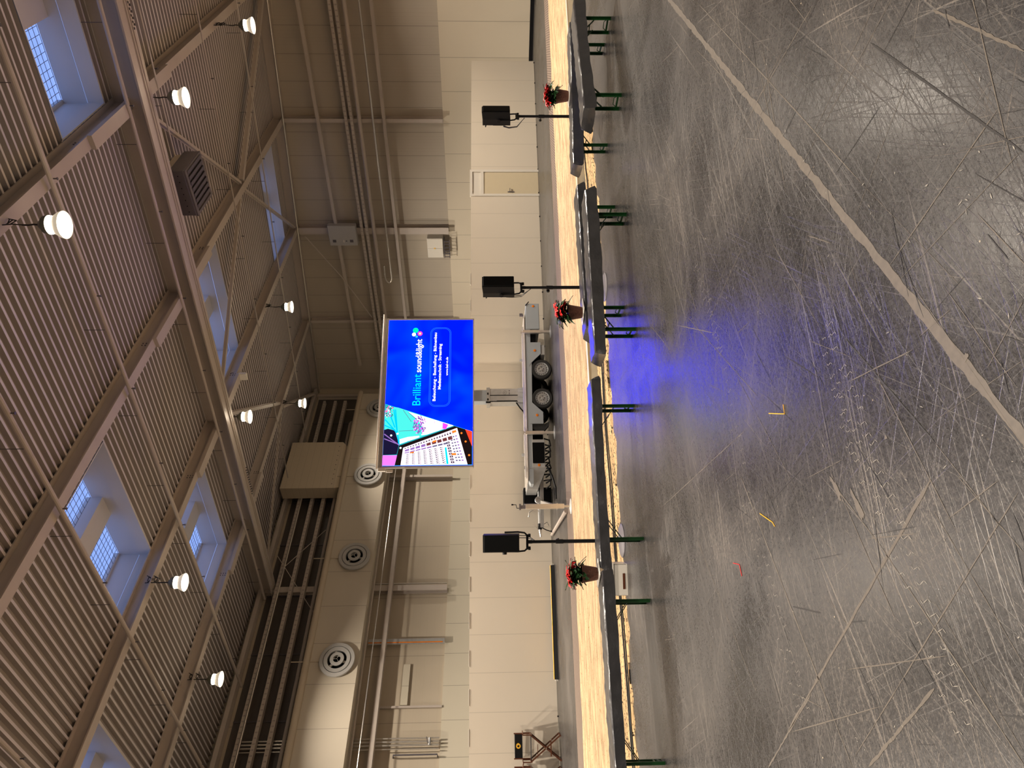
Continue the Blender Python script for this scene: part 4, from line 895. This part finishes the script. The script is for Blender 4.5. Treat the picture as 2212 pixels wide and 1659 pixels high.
# small fittings on the deck
fi = MB()
for x, z, a in ((2.25,.80,.10),(-1.30,.80,.05),(-2.42,.80,.06)): fi.box((x-.04,.1,z),(x+.04,.16,z+a)); fi.bar((x,.1,z),(x-.12,.1,z-.02),.02,.02)
fi.each('deck_fitting', m_darkgrey, tl, False, 2)
fl_ = MB(); fl_.box((.83,.3,.78),(.90,.34,.92)); fl_.box((-2.05,.3,.78),(-1.97,.34,.92)); fl_.each('stake', m_galv, tl)
hs = MB(); rnd = random.Random(4)
for k in range(8):
    x = -1.6-k*.16; hs.tube([(x,.1+.05*k,.30),(x-.05,.1,.16+rnd.uniform(-.03,.03)),(x-.2,.12,.14+rnd.uniform(-.03,.03)),(x-.3,.15,.28)], .022, 6)
hs.tube([(-2.4,.0,.25),(-2.7,-.05,.12),(-3.0,.1,.02),(-3.3,.1,.015)], .03, 6); hs.each('hanging_hose', m_black, tl)
# mast
ms = MB(); ms.bbox((-.31,.68,.78),(.11,1.08,1.90),.01); ms.box((-.35,.66,1.80),(.14,1.10,1.90)); ms.box((-.33,.665,.78),(.12,.68,.98))
mo = part('mast', ms, m_galv, label='galvanised lifting mast below the screen')
um = MB(); um.bbox((-.27,.70,1.88),(.08,1.04,4.6),.01); part('inner_mast', um, m_trailer, mo)
def shiftmb(q):
    r_ = MB()
    for vs, fs in q.ch: r_.add([MOFF @ Vector(v) for v in vs], fs)
    return r_
MOFF = Matrix.Translation((.10,.28,0))
gs = MB()
for x in (-.38,-.25,-.10,.0): gs.add([(x-.035,.36,.79),(x+.035,.36,.79),(x,.39,1.0),(x-.035,.40,.79),(x+.035,.40,.79),(x,.40,1.0)], ((0,1,2),(3,5,4),(0,2,5,3),(1,4,5,2)))
gs.add([(-.42,.42,.79),(-.75,.42,.79),(-.42,.42,1.05),(-.42,.46,.79),(-.75,.46,.79),(-.42,.46,1.05)], ((0,1,2),(3,5,4),(0,2,5,3),(1,4,5,2))); shiftmb(gs).each('gusset', m_galv, mo)
dtl = MB(); dtl.box((-.40,.394,.80),(-.375,.399,1.85)); dtl.box((-.21,.39,.98),(-.19,.399,1.90)); dtl.tube([(-.39,.37,1.0),(-.39,.37,1.6)], .018, 8); dtl.box((-.36,.37,1.84),(-.30,.40,1.88)); dtl.box((-.18,.37,1.84),(-.12,.40,1.88)); dtl.box((-.40,.36,1.78),(-.44,.40,1.92)); dtl.tube([(-.43,.42,1.02),(-.60,.38,.92),(-.72,.38,.82),(-.80,.40,.80)], .02, 7); shiftmb(dtl).each('hydraulic_line', m_blackgloss, mo)
em = MB(); em.lathe([(.055,.0),(.060,.0)], Matrix.Translation((-.12,.398,1.36)) @ Matrix.Rotation(R(90),4,'X'), 28); em.lathe([(.043,.0),(.046,.0)], Matrix.Translation((-.12,.398,1.36)) @ Matrix.Rotation(R(90),4,'X'), 28)
for a, b in (((-.14,1.34),(-.12,1.39)),((-.12,1.39),(-.10,1.34)),((-.135,1.355),(-.105,1.355))): em.bar((a[0],.397,a[1]),(b[0],.397,b[1]),.004,.007,(0,1,0))
for k, l in enumerate((.045,.05,.03,.06)): em.box((-.05-.19*0-.16+k*.045,.397,1.215),(-.05-.16+k*.045+l*.6,.3985,1.24))
part('mast_emblem', shiftmb(em), m_darkgrey, mo)
# screen
sx0, sx1, sz0, sz1 = -2.24, 2.27, 2.30, 4.83; YS = .50
sb = MB(); sb.bbox((sx0-.05,YS+.004,sz0-.03),(sx1+.05,YS+.16,sz1+.02),.01)
sb.box((sx0-.05,YS-.01,sz0-.035),(sx0-.002,YS+.01,sz1+.02)); sb.box((sx1+.002,YS-.01,sz0-.035),(sx1+.05,YS+.01,sz1+.02)); sb.box((sx0-.05,YS-.01,sz0-.035),(sx1+.05,YS+.01,sz0-.004))
so = part('screen', sb, m_alu, label='large lit advertising screen in an aluminium frame')
tr_ = MB()
for k in range(4): tr_.bbox((sx0-.06,YS-.03-.0*k,sz1+.005+k*.032),(sx1+.06,YS+.14,sz1+.030+k*.032),.006)
tr_.tube([(sx0-.08,YS-.03,sz1+.16),(sx1+.18,YS-.03,sz1+.16)], .028, 10); part('top_housing', tr_, m_alu, so)
bk = MB(); bk.bbox((sx0-.16,YS-.04,sz1-.10),(sx0-.05,YS+.04,sz1+.12),.01); bk.bbox((sx0-.19,YS-.03,sz1-.30),(sx0-.11,YS+.0,sz1-.12),.008); bk.tube([(sx0-.06,YS-.02,sz1-.05),(sx0-.04,YS-.02,sz1-.62)], .008, 6); part('corner_bracket', bk, m_white, so)
ES = 2.2
def blue_mat():
    m = bpy.data.materials.new('screen_blue'); m.use_nodes = True; nt = m.node_tree; nt.nodes.remove(nt.nodes['Principled BSDF'])
    e = nt.nodes.new('ShaderNodeEmission'); tc = nt.nodes.new('ShaderNodeTexCoord'); n1 = nt.nodes.new('ShaderNodeTexNoise'); n1.inputs['Scale'].default_value = .55; n1.inputs['Detail'].default_value = 1; n1.inputs['Distortion'].default_value = 1.6
    nt.links.new(tc.outputs['Object'], n1.inputs['Vector']); r_ = nt.nodes.new('ShaderNodeValToRGB'); el = r_.color_ramp.elements
    el[0].position = .32; el[0].color = (0.0,.001,.50,1); el[1].position = .68; el[1].color = (0.0,.0065,.60,1); nt.links.new(n1.outputs['Fac'], r_.inputs[0]); nt.links.new(r_.outputs[0], e.inputs[0]); e.inputs[1].default_value = 4.5*ES
    nt.links.new(e.outputs[0], nt.nodes['Material Output'].inputs[0]); return m
dp = MB(); dp.add([(sx0,YS,sz0),(sx1,YS,sz0),(sx1,YS,sz1),(sx0,YS,sz1)], [(0,1,2,3)]); part('display', dp, blue_mat(), so)
POLY = {"teal": [[-0.797, 4.83], [-0.477, 4.80], [-0.497, 4.548], [-0.516, 4.446], [-1.072, 2.849], [-1.216, 3.249], [-1.402, 3.779], [-1.62, 4.369], [-1.585, 4.47], [-1.322, 4.813]],
"white": [[-1.465, 4.375], [-1.399, 4.145], [-1.367, 3.83], [-1.411, 3.812], [-1.603, 4.37]],
"white2": [[-0.644, 4.155], [-1.072, 2.849], [-1.199, 3.216], [-1.335, 3.614], [-1.35, 3.764], [-1.089, 3.721], [-0.805, 3.964]],
"magenta": [[-0.981, 3.161], [-1.044, 3.001], [-1.175, 3.066], [-1.165, 3.167]],
"dark": [[-1.183, 4.83], [-1.149, 4.721], [-1.204, 4.519], [-1.62, 4.386], [-1.91, 4.441], [-1.923, 4.827]],
"pinkl": [[-1.932, 4.826], [-1.936, 4.431], [-2.223, 4.494], [-2.219, 4.829]],
"console": [[-1.655, 4.385], [-1.089, 2.815], [-1.189, 2.513], [-1.252, 2.319], [-2.222, 2.317], [-2.223, 4.485]],
"mixer": [[-1.716, 4.267], [-1.143, 2.748], [-2.221, 2.441], [-2.224, 4.322]],
"red": [[-1.189, 2.513], [-1.252, 2.319], [-1.694, 2.318]], "cyanbar": [[-1.72, 3.091], [-1.712, 3.044], [-2.198, 2.976], [-2.206, 3.033]]}
EM = {k: emis('screen_'+k, c, s_*(ES if k in ('white','white2','mixer') else 1)) for k, (c, s_) in {'base':((.01,.20,.24),2.0),'teal':((.03,.34,.31),2.4),'white':((.7,1,1),.9),'white2':((1,.72,1),.95),'magenta':((1,.02,.75),3.5),'dark':((.010,.008,.035),1),'pinkl':((.9,.08,.8),2.5),
      'console':((.012,.006,.006),1),'mixer':((1,.86,1.0),.55),'red':((.8,.03,.012),2.0),'cyanbar':((.0,.65,.8),1.1),'cyan':((0,.30,.7),2),'purple':((.20,.03,.45),1.0),'slate':((.13,.12,.22),1),'ink':((.03,.01,.03),1),'orange':((1,.20,.02),1.2),'lilac':((.30,.15,.48),1),'pink':((1,.1,.4),1.2),'brown':((.16,.04,.04),1)}.items()}
pc = {}
order = []
def layer(name, pts, d):
    pc.setdefault(name, MB()).add([(x, YS-d, z) for x, z in pts], [tuple(range(len(pts)))])
base = [(-.396,4.83),(-1.25,2.31),(sx0+.005,2.31),(sx0+.005,4.83)]; layer('base', base, .0008)
for k, d in (('teal',.0012),('white',.0014),('white2',.0014),('magenta',.0018),('dark',.0014),('pinkl',.0014),('console',.0020),('mixer',.0024),('red',.0024),('cyanbar',.0030)): layer(k, POLY[k], d)
def seg(name, a, b, w_, d):
    a = Vector(a); b = Vector(b); t_ = (b-a).normalized(); n_ = Vector((-t_.y,t_.x))*w_/2; layer(name, [a+n_, b+n_, b-n_, a-n_], d)
for a, b in (((-0.868,4.818),(-1.326,4.414)),((-0.569,4.528),(-1.274,4.45)),((-0.568,4.579),(-1.62,4.386)),((-1.043,4.826),(-1.186,4.52)),((-0.692,4.691),(-1.116,4.523))): seg('cyan', a, b, .035, .0017)
for a, b in (((-1.305,4.82),(-1.637,4.385)),((-1.443,4.816),(-1.585,4.47))): seg('lilac', a, b, .03, .0019)
for a, b in (((-0.589,4.308),(-0.945,4.06)),((-0.661,4.154),(-0.948,3.842)),((-1.222,4.402),(-1.209,3.985)),((-1.517,4.39),(-1.521,4.041))): seg('slate', a, b, .012, .0017)
rnd = random.Random(5)
for k in range(150):
    a, r_ = rnd.uniform(0,6.28), .24*math.sqrt(rnd.random()); x, z, h = -1.04+r_*math.cos(a)*1.15, 3.82+r_*math.sin(a)*.8, rnd.uniform(.012,.03)
    layer(rnd.choice(['purple','purple','lilac','magenta','slate']), [(x-h,z),(x,z-h*.7),(x+h,z),(x,z+h)], .00195)
for k in range(70):
    x, z, h = rnd.uniform(-.80,-.45), rnd.uniform(4.60,4.81), rnd.uniform(.01,.025)
    if x < -.396+(4.83-z)*-.34: layer(rnd.choice(['pink','ink','ink','white2']), [(x-h,z),(x,z-h),(x+h,z),(x,z+h)], .00196)
for k in range(18):
    x, z = rnd.uniform(-.95,-.72), rnd.uniform(3.2,3.7)
    if x < -.396+(4.83-z)*-.34-.03: seg('pink', (x,z), (x-rnd.uniform(.02,.07),z+rnd.uniform(-.02,.02)), .012, .00196)
mc = [Vector(p) for p in POLY['mixer']]     # TL-ish, TR, BR, BL
def mxy(u, v): return mc[0].lerp(mc[1], u).lerp(mc[3].lerp(mc[2], u), v)
def cell(name, u, v, du, dv, d=.0028): layer(name, [mxy(u,v), mxy(u+du,v), mxy(u+du,v+dv), mxy(u,v+dv)], d)
for k in range(19): cell('ink', .03+k*.048, .06, .026, .045)
for k in range(19): cell('lilac' if k < 7 else 'brown', .03+k*.048, .03, .03, .012)
for k in range(9): cell('lilac' if k < 4 else 'brown', .04+k*.095, .16, .075, .10)
for k in range(8): cell('lilac' if k < 5 else 'slate', .04+k*.095, .31, .08, .05)
for c in range(7):
    for r_ in range(9):
        cell('ink', .075+c*.093, .42+r_*.062, .028, .026); cell('brown', .105+c*.093, .445+r_*.062, .018, .018)
for r_ in range(8): cell('ink', .76, .30+r_*.085, .05, .058); cell('mixer', .777, .318+r_*.085, .016, .022, .003)
for r_ in range(9):
    for c in range(3): cell('slate' if c < 2 else 'lilac', .84+c*.045, .18+r_*.085, .028, .036)
for u, v in ((.53,.14),(.13,.36),(.90,.04),(.80,.66)): cell('orange', u, v, .07, .06, .0032)
for x, z in ((-1.30,2.62),(-1.55,2.50),(-1.95,2.40),(-1.72,4.34),(-1.30,4.44),(-1.35,4.62)): layer('orange' if z < 3 else 'white', [(x+.03*math.cos(t_*.785), z+.03*math.sin(t_*.785)) for t_ in range(8)], .0031)
pic = empty('picture', (0,0,0), 0); bpy.data.objects.remove(pic)
names = list(pc); allm = MB()
for i, k in enumerate(names): allm.cur = i; allm.add(pc[k].v, pc[k].f)
part('stage_photo', allm, [EM[k] for k in names], so, label='colourful stage photograph at the left of the screen')
def text(body, x0, x1, zb, hgt, m, bold=0.0, name='lettering'):
    cu = bpy.data.curves.new('t', 'FONT'); cu.body = body; cu.size = 1.0; cu.offset = bold; cu.resolution_u = 3
    o = bpy.data.objects.new('t', cu); sc.collection.objects.link(o); bpy.context.view_layer.update()
    me = bpy.data.meshes.new_from_object(o.evaluated_get(bpy.context.evaluated_depsgraph_get())); bpy.data.objects.remove(o)
    xs = [v.co.x for v in me.vertices]; a, b = min(xs), max(xs); kx = (x1-x0)/(b-a); kz = hgt/.70
    for v in me.vertices: v.co = Vector((x0+(v.co.x-a)*kx, YS-.004, zb+v.co.y*kz))
    me.materials.append(m); ob = bpy.data.objects.new(name, me); sc.collection.objects.link(ob); ob.parent = so; return ob
mW = emis('screen_lettering_white', (1,1,.95), 1.35); mC = emis('screen_lettering_cyan', (.0,.35,1.0), 2.2); mG = emis('screen_dot_green', (.0,.80,.42), 1.05); mP = emis('screen_dot_pink', (1,.05,.42), 1.2); mY = emis('screen_dot_core', (1,.75,.35), 1.2); mB = emis('screen_outline_blue', (.005,.05,.80), 3.0); mLb = emis('screen_dot_blue', (.03,.45,.8), 1.1)
text('Brilliant', -.45, .521, 3.822, .235, mC, .004)
text('sound&light', .576, 1.644, 3.825, .175, mW, .012)
text('Beleuchtung - Beschallung - B\u00fchnenbau', -.323, 1.854, 3.385, .085, mW, .012)
text('Medientechnik - Streaming', .038, 1.486, 3.237, .085, mW, .012)
text('www.bsl-vt.de', .468, 1.057, 3.035, .065, mW, .012)
def dot(x, z, r_, m, d): part('logo_dot', MB().add([(x+r_*math.cos(k*.2618), YS-d, z+r_*math.sin(k*.2618)) for k in range(24)], [tuple(range(24))]), m, so)
dot(1.935,4.023,.085,mG,.0042); dot(1.828,3.891,.076,mP,.0044); dot(1.828,3.891,.036,mY,.0048); dot(1.80,4.071,.061,mW,.0046); dot(1.728,3.99,.039,mLb,.0050)
rr = MB(); rad, bw = .20, .014; X0, X1, Z0, Z1 = -.50, 2.03, 2.95, 3.58
for off_ in (0, .035):
    pts = []
    for cx, cz, a0 in ((X1-rad,Z1-rad,0),(X0+rad,Z1-rad,90),(X0+rad,Z0+rad,180),(X1-rad,Z0+rad,270)):
        for k in range(9): a = R(a0+k*11.25); pts.append((cx, cz, math.cos(a), math.sin(a)))
    n = len(pts); vs = [(c[0]+c[2]*(rad-off_), YS-.003, c[1]+c[3]*(rad-off_)) for c in pts]+[(c[0]+c[2]*(rad-off_-bw), YS-.003, c[1]+c[3]*(rad-off_-bw)) for c in pts]
    rr.add(vs, [(i,(i+1)%n,n+(i+1)%n,n+i) for i in range(n)])
part('rounded_outline', rr, mB, so)
# pale tube laid on the floor + case by the trailer
tag(MB().tube([(-12.78,9.97,.05),(-14.2,10.75,.05),(-16.45,11.98,.05)], [.055,.05,.045], 8).build('pale_tube', m_tube, None, True), 'pale tube lying on the floor from the swung out leg towards the wall', 'tube')
sc_ = empty('black_case', SQ(3.99,-20.30), TH, 'tall black case behind the trailer drawbar against the partition', 'case')
MB().bbox((-.24,-.25,.03),(.22,.25,.84),.012).build('case_body', m_blackgloss, sc_); MB().bbox((-.26,-.24,.02),(-.24,.24,.83),.006).build('grey_edge', m_darkgrey, sc_)
cw = MB()
for sx in (-.18,.16):
    for sy in (-.2,.2): cw.tube([(sx-.01,sy,.016),(sx+.01,sy,.016)], .016, 10)
cw.each('castor', m_darkgrey, sc_)
cp = empty('cable_protector', SQ(.52,-20.36), TH, 'long low black cable ramp with a yellow top by the partition', 'cable ramp')
MB().prism([(-.01,0),(.0,0),(.0,0.001)],(0,.001))
mb = MB(); mb.add([(-1.5,-.14,0),(1.5,-.14,0),(1.5,-.06,.105),(-1.5,-.06,.105),(-1.5,.14,0),(1.5,.14,0),(1.5,.06,.105),(-1.5,.06,.105)], ((0,1,2,3),(3,2,6,7),(7,6,5,4),(0,3,7,4),(1,5,6,2),(0,4,5,1))); mb.build('ramp_body', m_blackgloss, cp)
MB().bbox((-1.5,-.055,.106),(1.5,.055,.122),.004).build('yellow_lid', m_yellow, cp); MB().box((-1.54,-.05,.01),(-1.5,.05,.09)).build('end_cap', m_white, cp); MB().box((1.5,-.05,.01),(1.54,.05,.09)).build('end_cap', m_white, cp)
# ------------------------------------------------------------------ director chairs
def chair(loc, rz, lab):
    t = empty('director_chair', loc, rz, lab, 'chair', 'tall folding chairs against the partition')
    # local x right, y back, z up
    W = .29
    b = MB(); b.bbox((-W,.20,1.0),(W,.215,1.21),.006); bc = b.build('back_cloth', m_black, t)
    lgz = MB(); lgz.lathe([(.030,0),(.062,0)], Matrix.Translation((0,.198,1.11)) @ Matrix.Rotation(R(90),4,'X'), 22); lgz.add([(.0,.197,1.17),(.05,.197,1.16),(.075,.197,1.12),(.06,.197,1.08),(.02,.197,1.12)], [(0,1,2,3,4)]); lgz.build('yellow_emblem', m_yellow, bc)
    st = MB(); st.bbox((-W,-.2,.78),(W,.2,.79),.004); st.build('seat', m_black, t)
    ps = MB()
    for sx in (-1,1):
        ps.bar((sx*(W+.012),.21,.78),(sx*(W+.012),.21,1.23),.025,.03); 
    ps.each('back_post', m_darkwood, t)
    for sx in (-1,1):
        a = MB(); a.bar((sx*(W+.05),-.22,1.0),(sx*(W+.05),.22,1.0),.06,.02); a.bar((sx*(W+.03),-.2,.79),(sx*(W+.03),-.2,1.0),.025,.025); a.bar((sx*(W+.03),.16,.79),(sx*(W+.03),.16,1.0),.025,.025); a.build('armrest', m_darkwood, t)
        a = MB(); a.bar((sx*(W+.02),-.22,.785),(sx*(W+.02),.22,.785),.035,.045); a.build('seat_rail', m_darkwood, t)
    for sy in (-.19,.19):
        for sx in (-1,1):
            a = MB(); a.bar((sx*W,sy+.012*sx,.77),(-sx*W,sy+.012*sx,.03),.035,.022,(0,1,0)); a.build('leg', m_darkwood, t)
    for sx in (-1,1):
        a = MB(); a.bar((sx*W,-.22,.02),(sx*W,.22,.02),.035,.035); a.build('floor_rail', m_darkwood, t)
    a = MB(); a.bar((-.20,-.205,.27),(.2,-.205,.27),.02,.03); a.build('foot_rest', m_darkwood, t); MB().bar((.1,-.205,.62),(-.22,-.205,.62),.015,.015).build('cross_bar', m_darkwood, t)
    sw = MB()
    for x, z in ((0,.40),(-.20,.27),(.2,.27)): sw.lathe([(0,.008),(.012,.008),(.012,0)], Matrix.Translation((x,-.222,z)) @ Matrix.Rotation(R(90),4,'X'), 8)
    sw.each('rivet', m_alu, t)
    return t
chair(SQ(-2.62,-20.46), TH-R(2), 'tall folding chair with black back cloth and yellow emblem, fully in view')
chair(SQ(-3.40,-20.42), TH+R(2), 'tall folding chair cut off by the left frame edge')
for nm in ('tmp',):
    if nm in bpy.data.objects: bpy.data.objects.remove(bpy.data.objects[nm])
